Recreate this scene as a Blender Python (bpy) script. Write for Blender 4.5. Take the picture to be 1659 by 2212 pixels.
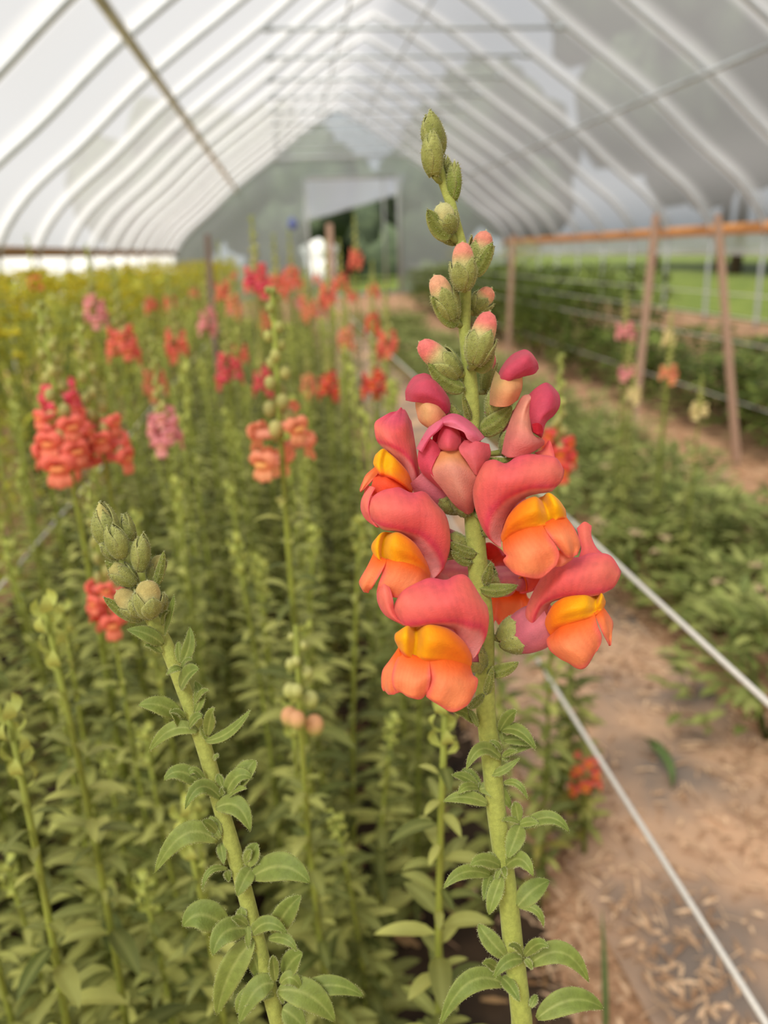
import bpy, math, random
import numpy as np
from mathutils import Matrix, Vector

# ------------------------------------------------------------------ clear
for o in list(bpy.data.objects):
    bpy.data.objects.remove(o)
SC = bpy.context.scene
COL = SC.collection
PI = math.pi

# ------------------------------------------------------------------ camera
W_PX, H_PX, F_PX = 1659.0, 2212.0, 1650.0
EYE = np.array([0.0, 0.0, 1.15])


def unit(v):
    v = np.array(v, float)
    return v / np.linalg.norm(v)


_yc = unit([(610 - 829.5) / F_PX, (550 - 1106) / F_PX, 1])
_r2 = unit([(1610 - 829.5) / F_PX, (513.3 - 1106) / F_PX, 1])
_zc = unit(np.cross(_yc, _r2))
if _zc[1] > 0:
    _zc = -_zc
_xc = np.cross(_yc, _zc)
CAMROT = np.array([_xc, _yc, _zc])          # world = CAMROT @ camera coords (x right, y down, z forward)
CR, CU, CT = CAMROT[:, 0], -CAMROT[:, 1], -CAMROT[:, 2]   # right, up, towards the camera
CAM_LENS = F_PX / H_PX * 36.0

cam_data = bpy.data.cameras.new('camera')
cam = bpy.data.objects.new('camera', cam_data)
COL.objects.link(cam)
cam.matrix_world = Matrix(((CR[0], CU[0], CT[0], EYE[0]), (CR[1], CU[1], CT[1], EYE[1]),
                           (CR[2], CU[2], CT[2], EYE[2]), (0, 0, 0, 1)))
cam_data.sensor_fit = 'VERTICAL'
cam_data.sensor_height = 36.0
cam_data.sensor_width = 27.0
cam_data.lens = CAM_LENS
cam_data.clip_start = 0.01
cam_data.clip_end = 400
cam_data.dof.use_dof = True
cam_data.dof.focus_distance = 0.303
cam_data.dof.aperture_fstop = CAM_LENS / 4.0
SC.camera = cam

# ------------------------------------------------------------------ light, world, exposure
world = bpy.data.worlds.new('overcast_sky')
SC.world = world
world.use_nodes = True
wn = world.node_tree.nodes
wl = world.node_tree.links
bg = wn['Background']
tc = wn.new('ShaderNodeTexCoord')
sx = wn.new('ShaderNodeSeparateXYZ')
rmp = wn.new('ShaderNodeValToRGB')
wl.new(tc.outputs['Generated'], sx.inputs[0])
wl.new(sx.outputs['Z'], rmp.inputs[0])
wl.new(rmp.outputs[0], bg.inputs['Color'])
e = rmp.color_ramp.elements
e[0].position = 0.0
e[0].color = (0.92, 0.95, 1.0, 1)
e[1].position = 0.9
e[1].color = (0.82, 0.85, 1.0, 1)
bg.inputs['Strength'].default_value = 0.76

sun_d = bpy.data.lights.new('hazy_sun', 'SUN')
sun_d.energy = 11.0
sun_d.angle = math.radians(22)
sun_d.color = (1.0, 0.93, 0.82)
sun = bpy.data.objects.new('hazy_sun', sun_d)
COL.objects.link(sun)
sun.rotation_euler = Vector((0.40, 0.50, -0.77)).to_track_quat('-Z', 'Y').to_euler()

SC.view_settings.view_transform = 'Standard'
SC.view_settings.look = 'None'
SC.view_settings.gamma = 1.0
SC.view_settings.use_curve_mapping = False
SC.view_settings.exposure = 0.3
SC.cycles.use_denoising = True
SC.cycles.max_bounces = 6
SC.cycles.diffuse_bounces = 3
SC.cycles.glossy_bounces = 2
SC.cycles.transmission_bounces = 4
SC.cycles.transparent_max_bounces = 10
SC.cycles.sample_clamp_indirect = 6.0


# ------------------------------------------------------------------ helpers
def P(px, py, d):
    """world point that the photograph shows at pixel (px, py), d metres along the view axis"""
    return EYE + d * (CAMROT @ np.array([(px - 829.5) / F_PX, (py - 1106) / F_PX, 1.0]))


def lin(r, g, b):
    c = np.array([r, g, b], float) / 255.0
    return np.where(c <= 0.04045, c / 12.92, ((c + 0.055) / 1.055) ** 2.4)


def mixc(a, b, t):
    t = np.clip(np.asarray(t, float), 0, 1)[..., None]
    return np.asarray(a) * (1 - t) + np.asarray(b) * t


def sstep(a, b, x):
    t = np.clip((np.asarray(x, float) - a) / (b - a), 0, 1)
    return t * t * (3 - 2 * t)


def interp(keys, t):
    """smooth key interpolation; keys rows (t, v0, v1, ...)"""
    keys = np.array(keys, float)
    t = np.asarray(t, float)
    ts = keys[:, 0]
    i = np.clip(np.searchsorted(ts, t, side='right') - 1, 0, len(ts) - 2)
    n = len(ts)
    h = (ts[i + 1] - ts[i])
    u = ((t - ts[i]) / h)[..., None]
    v = keys[:, 1:]

    def tang(k):
        k0, k1 = np.clip(k - 1, 0, n - 1), np.clip(k + 1, 0, n - 1)
        return (v[k1] - v[k0]) / np.maximum(ts[k1] - ts[k0], 1e-9)[..., None]
    m0, m1 = tang(i) * h[..., None], tang(i + 1) * h[..., None]
    return ((2 * u**3 - 3 * u**2 + 1) * v[i] + (u**3 - 2 * u**2 + u) * m0
            + (-2 * u**3 + 3 * u**2) * v[i + 1] + (u**3 - u**2) * m1)


class MB:
    """collects surfaces into ONE mesh object with a colour per point"""

    def __init__(self):
        self.v, self.c, self.f, self.n = [], [], [], 0

    def grid(self, pts, col, close=False):
        pts = np.asarray(pts, float)
        a, b = pts.shape[:2]
        col = np.broadcast_to(np.asarray(col, float), (a, b, 3))
        self.v.append(pts.reshape(-1, 3))
        self.c.append(col.reshape(-1, 3))
        i = np.arange(a - 1)[:, None]
        nb = b if close else b - 1
        j = np.arange(nb)[None, :]
        j1 = (j + 1) % b
        q = np.stack([i * b + j, i * b + j1, (i + 1) * b + j1, (i + 1) * b + j], -1).reshape(-1, 4) + self.n
        self.f.append(q)
        self.n += a * b
        return self

    def add(self, other, M=None, tint=None):
        V, C, F = other.data()
        if M is not None:
            V = V @ M[:3, :3].T + M[:3, 3]
        if tint is not None:
            C = C * tint
        self.v.append(V)
        self.c.append(C)
        for q in F:
            self.f.append(q + self.n)
        self.n += len(V)
        return self

    def data(self):
        return np.concatenate(self.v), np.concatenate(self.c), self.f

    def tris(self, A, B, C3, col):
        k = len(A)
        self.v.append(np.stack([A, B, C3], 1).reshape(-1, 3))
        self.c.append(np.broadcast_to(np.asarray(col, float), (k * 3, 3)))
        self.f.append((np.arange(k * 3).reshape(-1, 3)) + self.n)
        self.n += 3 * k

    def box(self, x0, x1, y0, y1, z0, z1, col=(1, 1, 1)):
        v = np.array([[x, y, z] for x in (x0, x1) for y in (y0, y1) for z in (z0, z1)], float)
        q = np.array([[0, 1, 3, 2], [4, 6, 7, 5], [0, 4, 5, 1], [2, 3, 7, 6], [0, 2, 6, 4], [1, 5, 7, 3]])
        self.v.append(v)
        self.c.append(np.broadcast_to(np.asarray(col, float), (8, 3)))
        self.f.append(q + self.n)
        self.n += 8
        return self

    def tube(self, path, rad, col, nu=10, cap=True, ry=None):
        path = np.asarray(path, float)
        k = len(path)
        rad = np.broadcast_to(np.asarray(rad, float), (k,))
        ry = rad if ry is None else np.broadcast_to(np.asarray(ry, float), (k,))
        tan = np.gradient(path, axis=0)
        tan /= np.linalg.norm(tan, axis=1)[:, None] + 1e-12
        ref = np.array([0.31, 0.2, 0.93]) if abs(tan[0] @ np.array([0.31, 0.2, 0.93])) < 0.9 else np.array([1.0, 0.1, 0.1])
        s = np.cross(tan, ref)
        s /= np.linalg.norm(s, axis=1)[:, None]
        t = np.cross(s, tan)
        a = np.linspace(0, 2 * PI, nu, endpoint=False)
        pts = path[:, None] + rad[:, None, None] * np.cos(a)[None, :, None] * s[:, None] \
            + ry[:, None, None] * np.sin(a)[None, :, None] * t[:, None]
        c = np.asarray(col, float)
        if c.ndim == 2:
            c = c[:, None]
        if cap:
            pts = np.concatenate([np.repeat(path[:1, None], nu, 1), pts, np.repeat(path[-1:, None], nu, 1)])
            if c.ndim == 3:
                c = np.concatenate([c[:1], c, c[-1:]])
        self.grid(pts, c, close=True)
        return pts

    def build(self, name, mat, parent=None, origin=None, smooth=True, solid=None):
        V, C, F = self.data()
        if origin is not None:
            V = V - np.asarray(origin, float)
        me = bpy.data.meshes.new(name)
        faces = []
        for q in F:
            faces.extend(q.tolist())
        me.from_pydata(V.tolist(), [], faces)
        at = me.color_attributes.new('Col', 'FLOAT_COLOR', 'POINT')
        at.data.foreach_set('color', np.concatenate([C, np.ones((len(C), 1))], 1).astype(np.float32).ravel())
        if smooth:
            me.shade_smooth()
        me.materials.append(mat)
        me.update()
        ob = bpy.data.objects.new(name, me)
        COL.objects.link(ob)
        if parent is not None:
            ob.parent = parent
        if solid:
            m = ob.modifiers.new('thickness', 'SOLIDIFY')
            m.thickness = solid
            m.offset = 0
        return ob


def tag(o, label, cat, group=None, kind=None):
    o['label'] = label
    o['category'] = cat
    if group:
        o['group'] = group
    if kind:
        o['kind'] = kind
    return o


def empty(name, loc, label, cat, group=None):
    o = bpy.data.objects.new(name, None)
    o.empty_display_size = 0.05
    COL.objects.link(o)
    o.location = loc
    return tag(o, label, cat, group)


def struct(o, label=None):
    o['kind'] = 'structure'
    if label:
        o['label'] = label
    return o


def copy_tree(o, parent=None):
    c = o.copy()
    COL.objects.link(c)
    if parent is not None:
        c.parent = parent
    for ch in list(o.children):
        copy_tree(ch, c)
    return c


# ------------------------------------------------------------------ materials
def new_mat(name):
    m = bpy.data.materials.new(name)
    m.use_nodes = True
    n, l = m.node_tree.nodes, m.node_tree.links
    n.clear()
    out = n.new('ShaderNodeOutputMaterial')
    return m, n, l, out


def attr_mat(name, rough=0.6, transl=0.3, sheen=0.0, noise=(120, 0.16), bump=0.0, bscale=400, spec=0.3, tmul=1.2, sheencol=(1, 1, 0.85)):
    """colour from the mesh, gently mottled, with some light passing through"""
    m, n, l, out = new_mat(name)
    at = n.new('ShaderNodeAttribute')
    at.attribute_name = 'Col'
    tcn = n.new('ShaderNodeTexCoord')
    nz = n.new('ShaderNodeTexNoise')
    nz.inputs['Scale'].default_value = noise[0]
    nz.inputs['Detail'].default_value = 3
    l.new(tcn.outputs['Object'], nz.inputs['Vector'])
    mr = n.new('ShaderNodeMapRange')
    mr.inputs['To Min'].default_value = 1 - noise[1]
    mr.inputs['To Max'].default_value = 1 + noise[1]
    mr.inputs['From Min'].default_value = 0.3
    mr.inputs['From Max'].default_value = 0.7
    l.new(nz.outputs['Fac'], mr.inputs['Value'])
    mx = n.new('ShaderNodeVectorMath')
    mx.operation = 'SCALE'
    l.new(at.outputs['Color'], mx.inputs[0])
    l.new(mr.outputs[0], mx.inputs['Scale'])
    pb = n.new('ShaderNodeBsdfPrincipled')
    pb.inputs['Roughness'].default_value = rough
    pb.inputs['Specular IOR Level'].default_value = spec
    if sheen:
        pb.inputs['Sheen Weight'].default_value = sheen
        pb.inputs['Sheen Roughness'].default_value = 0.4
        pb.inputs['Sheen Tint'].default_value = (*sheencol, 1)
    l.new(mx.outputs[0], pb.inputs['Base Color'])
    if bump:
        nb = n.new('ShaderNodeTexNoise')
        nb.inputs['Scale'].default_value = bscale
        nb.inputs['Detail'].default_value = 2
        l.new(tcn.outputs['Object'], nb.inputs['Vector'])
        bp = n.new('ShaderNodeBump')
        bp.inputs['Strength'].default_value = bump
        bp.inputs['Distance'].default_value = 0.0006
        l.new(nb.outputs['Fac'], bp.inputs['Height'])
        l.new(bp.outputs[0], pb.inputs['Normal'])
    if transl:
        tr = n.new('ShaderNodeBsdfTranslucent')
        sc2 = n.new('ShaderNodeVectorMath')
        sc2.operation = 'SCALE'
        sc2.inputs['Scale'].default_value = tmul
        l.new(mx.outputs[0], sc2.inputs[0])
        l.new(sc2.outputs[0], tr.inputs['Color'])
        ms = n.new('ShaderNodeMixShader')
        ms.inputs[0].default_value = transl
        l.new(pb.outputs[0], ms.inputs[1])
        l.new(tr.outputs[0], ms.inputs[2])
        l.new(ms.outputs[0], out.inputs[0])
    else:
        l.new(pb.outputs[0], out.inputs[0])
    return m


M_PETAL = attr_mat('petal', 0.6, 0.4, 0.3, (330, 0.06), 0.4, 1500, 0.22, 1.15, (1, 0.75, 0.7))
M_GREEN = attr_mat('hairy_green', 0.7, 0.18, 0.22, (500, 0.14), 0.5, 2200, 0.15, 1.3)
M_LEAF = attr_mat('leaf', 0.55, 0.32, 0.08, (300, 0.12), 0.4, 1100, 0.35, 1.3)
M_BGLEAF = attr_mat('bed_leaf', 0.6, 0.2, 0.0, (18, 0.25), 0, 1, 0.35, 1.3)
M_BGPETAL = attr_mat('bed_petal', 0.6, 0.3, 0.0, (60, 0.12))
M_PLAIN = attr_mat('plain_matte', 0.8, 0, 0, (9, 0.2))
M_STRING = attr_mat('pale_string', 0.45, 0.2, 0, (300, 0.1), spec=0.5)
M_STRAW = attr_mat('straw', 0.85, 0.15, 0, (60, 0.2))


def wood_mat(name, c0, c1, scale=(3, 3, 40)):
    m, n, l, out = new_mat(name)
    tcn = n.new('ShaderNodeTexCoord')
    mp = n.new('ShaderNodeMapping')
    mp.inputs['Scale'].default_value = scale
    nz = n.new('ShaderNodeTexNoise')
    nz.inputs['Scale'].default_value = 4
    nz.inputs['Detail'].default_value = 5
    cr = n.new('ShaderNodeValToRGB')
    cr.color_ramp.elements[0].color = (*c0, 1)
    cr.color_ramp.elements[1].color = (*c1, 1)
    cr.color_ramp.elements[0].position = 0.3
    cr.color_ramp.elements[1].position = 0.7
    pb = n.new('ShaderNodeBsdfPrincipled')
    pb.inputs['Roughness'].default_value = 0.75
    l.new(tcn.outputs['Object'], mp.inputs[0])
    l.new(mp.outputs[0], nz.inputs['Vector'])
    l.new(nz.outputs['Fac'], cr.inputs[0])
    l.new(cr.outputs[0], pb.inputs['Base Color'])
    l.new(pb.outputs[0], out.inputs[0])
    return m


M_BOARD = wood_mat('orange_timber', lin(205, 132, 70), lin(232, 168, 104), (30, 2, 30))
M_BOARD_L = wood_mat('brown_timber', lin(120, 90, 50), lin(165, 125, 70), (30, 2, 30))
M_STAKE = wood_mat('stake_timber', lin(138, 104, 84), lin(178, 142, 118), (40, 40, 4))
M_STAKE_D = wood_mat('dark_stake_timber', lin(90, 72, 60), lin(120, 95, 80), (40, 40, 4))


def film_mat(name, bands=False, through=0.5, white=0.9):
    """milky polythene: part of the light goes straight through, the rest is scattered"""
    m, n, l, out = new_mat(name)
    tcn = n.new('ShaderNodeTexCoord')
    tp = n.new('ShaderNodeBsdfTransparent')
    tp.inputs['Color'].default_value = (0.89, 0.95, 0.98, 1)
    tr = n.new('ShaderNodeBsdfTranslucent')
    tr.inputs['Color'].default_value = (white, white, white, 1)
    df = n.new('ShaderNodeBsdfDiffuse')
    df.inputs['Color'].default_value = (white, white, white, 1)
    m1 = n.new('ShaderNodeMixShader')
    m1.inputs[0].default_value = 0.25
    l.new(tr.outputs[0], m1.inputs[1])
    l.new(df.outputs[0], m1.inputs[2])
    m2 = n.new('ShaderNodeMixShader')
    l.new(tp.outputs[0], m2.inputs[1])
    l.new(m1.outputs[0], m2.inputs[2])
    l.new(m2.outputs[0], out.inputs[0])
    m2.inputs[0].default_value = 1 - through
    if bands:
        # whiter, less see-through bands beside each hoop (they repeat with the hoops, every RIB_STEP along y)
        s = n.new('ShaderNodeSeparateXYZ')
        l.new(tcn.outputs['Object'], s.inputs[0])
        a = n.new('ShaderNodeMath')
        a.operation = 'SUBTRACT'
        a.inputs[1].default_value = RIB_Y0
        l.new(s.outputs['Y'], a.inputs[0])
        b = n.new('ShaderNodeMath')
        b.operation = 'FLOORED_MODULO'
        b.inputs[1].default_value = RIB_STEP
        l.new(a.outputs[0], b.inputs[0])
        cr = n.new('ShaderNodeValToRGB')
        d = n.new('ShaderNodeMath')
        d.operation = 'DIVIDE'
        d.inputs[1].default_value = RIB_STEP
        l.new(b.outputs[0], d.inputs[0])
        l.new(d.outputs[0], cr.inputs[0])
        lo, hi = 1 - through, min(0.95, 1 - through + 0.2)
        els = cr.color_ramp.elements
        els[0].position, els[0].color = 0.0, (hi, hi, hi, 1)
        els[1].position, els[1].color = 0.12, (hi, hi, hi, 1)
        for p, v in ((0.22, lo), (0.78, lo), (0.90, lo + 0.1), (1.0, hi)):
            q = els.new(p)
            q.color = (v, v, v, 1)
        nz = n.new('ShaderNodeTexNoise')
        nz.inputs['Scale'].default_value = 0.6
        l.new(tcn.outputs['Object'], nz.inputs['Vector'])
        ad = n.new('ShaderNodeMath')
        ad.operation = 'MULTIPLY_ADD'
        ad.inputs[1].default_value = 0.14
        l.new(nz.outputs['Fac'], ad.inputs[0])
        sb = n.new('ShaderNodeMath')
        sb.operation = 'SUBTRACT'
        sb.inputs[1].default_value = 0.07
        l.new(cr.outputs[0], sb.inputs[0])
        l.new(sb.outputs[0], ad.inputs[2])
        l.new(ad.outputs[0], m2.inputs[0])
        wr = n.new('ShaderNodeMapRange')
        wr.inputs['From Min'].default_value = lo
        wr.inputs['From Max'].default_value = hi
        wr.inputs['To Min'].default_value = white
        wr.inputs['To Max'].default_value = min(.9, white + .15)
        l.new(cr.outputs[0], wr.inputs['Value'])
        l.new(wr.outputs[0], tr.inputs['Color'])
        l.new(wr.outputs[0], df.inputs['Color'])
    return m


RIB_STEP = 1.31
RIB_Y0 = 1.87
END_Y = 22.0
CX = 1.68
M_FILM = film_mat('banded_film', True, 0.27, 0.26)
M_FILM_END = film_mat('end_film', False, 0.34, 0.62)
M_FILM_FLAP = film_mat('flap_film', False, 0.12, 0.85)


def two_tone(name, a, b, scale, rough=0.9):
    m, n, l, out = new_mat(name)
    tcn = n.new('ShaderNodeTexCoord')
    n1 = n.new('ShaderNodeTexNoise')
    n1.inputs['Scale'].default_value = scale
    n1.inputs['Detail'].default_value = 6
    cr = n.new('ShaderNodeValToRGB')
    cr.color_ramp.elements[0].color = (*a, 1)
    cr.color_ramp.elements[0].position = 0.35
    cr.color_ramp.elements[1].color = (*b, 1)
    cr.color_ramp.elements[1].position = 0.65
    pb = n.new('ShaderNodeBsdfPrincipled')
    pb.inputs['Roughness'].default_value = rough
    pb.inputs['Specular IOR Level'].default_value = 0.15
    l.new(tcn.outputs['Object'], n1.inputs['Vector'])
    l.new(n1.outputs['Fac'], cr.inputs[0])
    l.new(cr.outputs[0], pb.inputs['Base Color'])
    l.new(pb.outputs[0], out.inputs[0])
    return m


def metal_mat():
    m, n, l, out = new_mat('galvanised_steel')
    pb = n.new('ShaderNodeBsdfPrincipled')
    nz = n.new('ShaderNodeTexNoise')
    nz.inputs['Scale'].default_value = 6
    tcn = n.new('ShaderNodeTexCoord')
    l.new(tcn.outputs['Object'], nz.inputs['Vector'])
    cr = n.new('ShaderNodeValToRGB')
    cr.color_ramp.elements[0].color = (0.36, 0.39, 0.41, 1)
    cr.color_ramp.elements[1].color = (0.60, 0.63, 0.65, 1)
    l.new(nz.outputs['Fac'], cr.inputs[0])
    l.new(cr.outputs[0], pb.inputs['Base Color'])
    pb.inputs['Metallic'].default_value = 0.15
    pb.inputs['Roughness'].default_value = 0.45
    l.new(pb.outputs[0], out.inputs[0])
    return m


M_STEEL = metal_mat()
M_PURLIN = two_tone('weathered_purlin', lin(196, 194, 182), lin(222, 220, 210), 5, .6)


def ground_mat():
    m, n, l, out = new_mat('dry_soil')
    tcn = n.new('ShaderNodeTexCoord')
    n1 = n.new('ShaderNodeTexNoise')
    n1.inputs['Scale'].default_value = 5
    n1.inputs['Detail'].default_value = 8
    n2 = n.new('ShaderNodeTexNoise')
    n2.inputs['Scale'].default_value = 60
    n2.inputs['Detail'].default_value = 5
    cr = n.new('ShaderNodeValToRGB')
    cr.color_ramp.elements[0].color = (*lin(140, 106, 82), 1)
    cr.color_ramp.elements[0].position = 0.34
    cr.color_ramp.elements[1].color = (*lin(224, 182, 146), 1)
    cr.color_ramp.elements[1].position = 0.62
    q = cr.color_ramp.elements.new(0.48)
    q.color = (*lin(192, 148, 114), 1)
    ad = n.new('ShaderNodeMix')
    ad.inputs[0].default_value = 0.45
    l.new(tcn.outputs['Object'], n1.inputs['Vector'])
    l.new(tcn.outputs['Object'], n2.inputs['Vector'])
    l.new(n1.outputs['Fac'], ad.inputs[2])
    l.new(n2.outputs['Fac'], ad.inputs[3])
    l.new(ad.outputs[0], cr.inputs[0])
    pb = n.new('ShaderNodeBsdfPrincipled')
    pb.inputs['Roughness'].default_value = 0.95
    pb.inputs['Specular IOR Level'].default_value = 0.1
    l.new(cr.outputs[0], pb.inputs['Base Color'])
    bp = n.new('ShaderNodeBump')
    bp.inputs['Distance'].default_value = 0.02
    l.new(n2.outputs['Fac'], bp.inputs['Height'])
    l.new(bp.outputs[0], pb.inputs['Normal'])
    l.new(pb.outputs[0], out.inputs[0])
    return m


M_SOIL = ground_mat()
M_FABRIC = two_tone('worn_ground_fabric', lin(130, 116, 106), lin(206, 166, 134), 4)
M_BEDSOIL = two_tone('dark_bed_soil', lin(46, 38, 31), lin(86, 68, 52), 9)
M_FIELD = two_tone('outside_meadow', lin(60, 74, 26), lin(84, 94, 40), 1.5)
M_TREE = two_tone('tree_crown', lin(44, 54, 42), lin(74, 86, 64), 2.5)
M_BARK = two_tone('bark', lin(70, 58, 46), lin(100, 84, 68), 10)
M_WHITE = two_tone('white_paint', lin(150, 152, 150), lin(170, 171, 168), 3, 0.6)
M_BLUE = two_tone('blue_cloth', lin(88, 98, 150), lin(110, 120, 170), 6)

# ================================================================== SETTING
b = MB()
b.grid([[[-3.2, -8, 0], [6.6, -8, 0]], [[-3.2, END_Y, 0], [6.6, END_Y, 0]]], (1, 1, 1))
struct(b.build('floor', M_SOIL), 'dry brown soil floor of the growing tunnel')
b = MB()
b.grid([[[-60, -30, -0.03], [80, -30, -0.03]], [[-60, 120, -0.03], [80, 120, -0.03]]], (1, 1, 1))
struct(b.build('ground', M_FIELD), 'green meadow outside the growing tunnel')

# worn fabric strips on the paths
rng = np.random.default_rng(5)


def strip(x0, x1, y0, y1, name, label, mat, wob=0.04, z=0.006):
    ys = np.linspace(y0, y1, 90)
    k = np.linspace(0, 1, 8)
    l_ = x0 + wob * np.interp(ys, np.linspace(y0, y1, 30), rng.uniform(-1, 1, 30))
    r_ = x1 + wob * np.interp(ys, np.linspace(y0, y1, 30), rng.uniform(-1, 1, 30))
    pts = np.zeros((90, 8, 3))
    pts[..., 0] = l_[:, None] * (1 - k) + r_[:, None] * k
    pts[..., 1] = ys[:, None]
    pts[..., 2] = z + 0.004 * rng.uniform(0, 1, (90, 8))
    q = MB()
    q.grid(pts, (1, 1, 1))
    return struct(q.build(name, mat), label)


# hoop profile (half): distance from the centre line, height
PROFILE = [(0, 4.5, 0.0), (0.16, 4.48, 0.7), (0.3, 4.45, 1.3), (0.38, 4.12, 1.74), (0.5, 3.5, 2.22), (0.64, 2.78, 2.8),
           (0.8, 1.72, 3.52), (0.91, 0.82, 4.16), (1.0, 0.0, 4.62)]


def arch(n=40, t0=0.0, off=0.0):
    t = np.linspace(t0, 1, n)
    h = interp(PROFILE, t)
    left = np.stack([CX - h[:, 0] - off, h[:, 1] + off], 1)
    right = np.stack([CX + h[:, 0] + off, h[:, 1] + off], 1)[::-1][1:]
    return np.concatenate([left, right])


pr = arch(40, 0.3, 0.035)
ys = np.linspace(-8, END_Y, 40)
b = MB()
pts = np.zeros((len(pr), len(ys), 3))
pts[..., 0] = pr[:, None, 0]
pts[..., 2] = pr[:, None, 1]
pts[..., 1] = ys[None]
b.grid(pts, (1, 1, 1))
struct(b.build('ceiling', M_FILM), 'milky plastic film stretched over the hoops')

ap = arch(40, 0.0)
ribs_y = [RIB_Y0 + RIB_STEP * k for k in range(-3, 16) if RIB_Y0 + RIB_STEP * k < END_Y - 0.3] + [END_Y - 0.05]
rib0 = None
for y in ribs_y:
    if rib0 is None:
        q = MB()
        q.tube(np.stack([ap[:, 0], np.zeros(len(ap)), ap[:, 1]], 1), 0.024, (1, 1, 1), 8)
        rib0 = q.build('hoop_beam', M_STEEL)
        o = rib0
    else:
        o = rib0.copy()
        COL.objects.link(o)
    o.location = (0, y, 0)
    struct(o, 'grey steel hoop of the tunnel')
    o['group'] = 'steel hoops of the tunnel'
tie0 = None
for y in ribs_y[4:]:
    if tie0 is None:
        q = MB()
        q.tube([[CX - 1.72, 0, 3.5], [CX, 0, 3.5], [CX + 1.72, 0, 3.5]], 0.02, (1, 1, 1), 8)
        for sgn in (-1, 1):
            q.tube([[CX + sgn * 1.72, 0, 3.5], [CX + sgn * 1.62, 0, 3.5]], 0.034, (1, 1, 1), 8)
        tie0 = q.build('tie_beam', M_STEEL)
        o = tie0
    else:
        o = tie0.copy()
        COL.objects.link(o)
    o.location = (0, y, 0)
    struct(o, 'horizontal steel tie across a hoop')
    o['group'] = 'horizontal ties across the hoops'
for x, z, r, lab in ((CX - 2.72, 2.74, 0.042, 'long steel purlin along the left slope of the tunnel'),
                     (CX + 2.72, 2.74, 0.026, 'long steel purlin along the right slope of the tunnel'),
                     (CX - 0.55, 4.28, 0.016, 'thin purlin left of the ridge'), (CX + 0.55, 4.28, 0.016, 'thin purlin right of the ridge')):
    q = MB()
    q.tube([[x, -8, z], [x, 7, z], [x, END_Y - 0.05, z]], r, (1, 1, 1), 8)
    struct(q.build('purlin_beam', M_PURLIN if r > .03 else M_STEEL), lab)
# hip boards
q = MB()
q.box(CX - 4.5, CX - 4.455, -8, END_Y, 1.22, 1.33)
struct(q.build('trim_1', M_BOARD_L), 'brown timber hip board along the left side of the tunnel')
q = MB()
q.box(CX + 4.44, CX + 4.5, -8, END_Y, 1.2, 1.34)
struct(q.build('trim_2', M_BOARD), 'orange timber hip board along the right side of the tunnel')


def curtain(x, name, z0, z1, label):
    yy = np.linspace(-8, END_Y, 160)
    zz = np.linspace(z1, z0, 8)
    pts = np.zeros((160, 8, 3))
    pts[..., 1] = yy[:, None]
    pts[..., 2] = zz[None]
    pts[..., 0] = x + 0.03 * np.sin(yy * 2.4)[:, None] * np.linspace(0, 1, 8)[None]
    q = MB()
    q.grid(pts, (1, 1, 1))
    q.tube(np.stack([x + 0.03 * np.sin(yy * 2.4), yy, np.full(160, z0)], 1), 0.035, (1, 1, 1), 8)
    return struct(q.build(name, M_FILM_FLAP), label)


curtain(CX - 4.54, 'wall_left', 0.72, 1.3, 'rolled-up white side film below the left hip board')
curtain(CX + 4.55, 'wall_right', 0.96, 1.3, 'rolled-up white side film below the right hip board')

# far end wall: film with an opening, frame, hanging flap
OX0, OX1, OZ0, OZ1 = 0.75, 3.15, 0.0, 3.05
pe = arch(40, 0.0)


def arch_z(x):
    h = interp(PROFILE, np.linspace(0, 1, 200))
    return np.interp(abs(x - CX), h[::-1, 0], h[::-1, 1])


def endwall_piece(q, x0, x1, zlo):
    xs = np.linspace(x0, x1, 24)
    pts = np.zeros((24, 10, 3))
    for i, x in enumerate(xs):
        zt = max(arch_z(x), zlo + 0.01)
        pts[i, :, 0] = x
        pts[i, :, 2] = np.linspace(zlo, zt, 10)
    pts[..., 1] = END_Y
    q.grid(pts, (1, 1, 1))


q = MB()
endwall_piece(q, CX - 4.47, OX0, 0.0)
endwall_piece(q, OX0, OX1, OZ1)
endwall_piece(q, OX1, CX + 4.47, 0.0)
struct(q.build('wall_back', M_FILM_END), 'milky film end wall of the tunnel')
q = MB()
for x in (OX0 - 0.06, OX1 + 0.02):
    q.box(x, x + 0.07, END_Y - 0.1, END_Y - 0.03, 0, OZ1)
q.box(OX1 - 0.38, OX1 - 0.33, END_Y - 0.1, END_Y - 0.05, 0, OZ1 - 0.07)
q.box(OX0, OX1, END_Y - 0.1, END_Y - 0.03, OZ1 - 0.07, OZ1)
q.box(OX0, OX1, END_Y - 0.1, END_Y - 0.03, 0.0, 0.08)
struct(q.build('door_1', M_WHITE), 'white timber frame of the wide opening in the end wall')
q = MB()
n_ = 20
pts = np.zeros((n_, 8, 3))
for i in range(n_):
    t = i / (n_ - 1)
    x = OX0 - 0.12 + t * (OX1 - OX0 + 0.35)
    zb = 2.0 + (2.66 - 2.0) * t
    for j in range(8):
        s_ = j / 7
        pts[i, j] = (x + (0.1 if j < 5 else 0) * (1 - t), END_Y + 0.05 + 0.7 * s_ + 0.04 * math.sin(t * 17), 3.05 * (1 - s_) + zb * s_ + 0.0)
q.grid(pts, (1, 1, 1))
q.tube([[pts[0, 7, 0], pts[0, 7, 1], pts[0, 7, 2]], [pts[10, 7, 0], pts[10, 7, 1], pts[10, 7, 2]], [pts[-1, 7, 0], pts[-1, 7, 1], pts[-1, 7, 2]]], 0.03, (1, 1, 1))
tag(q.build('film_flap', M_FILM_FLAP), 'white plastic flap propped up slanting over the end wall opening', 'flap')

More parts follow.
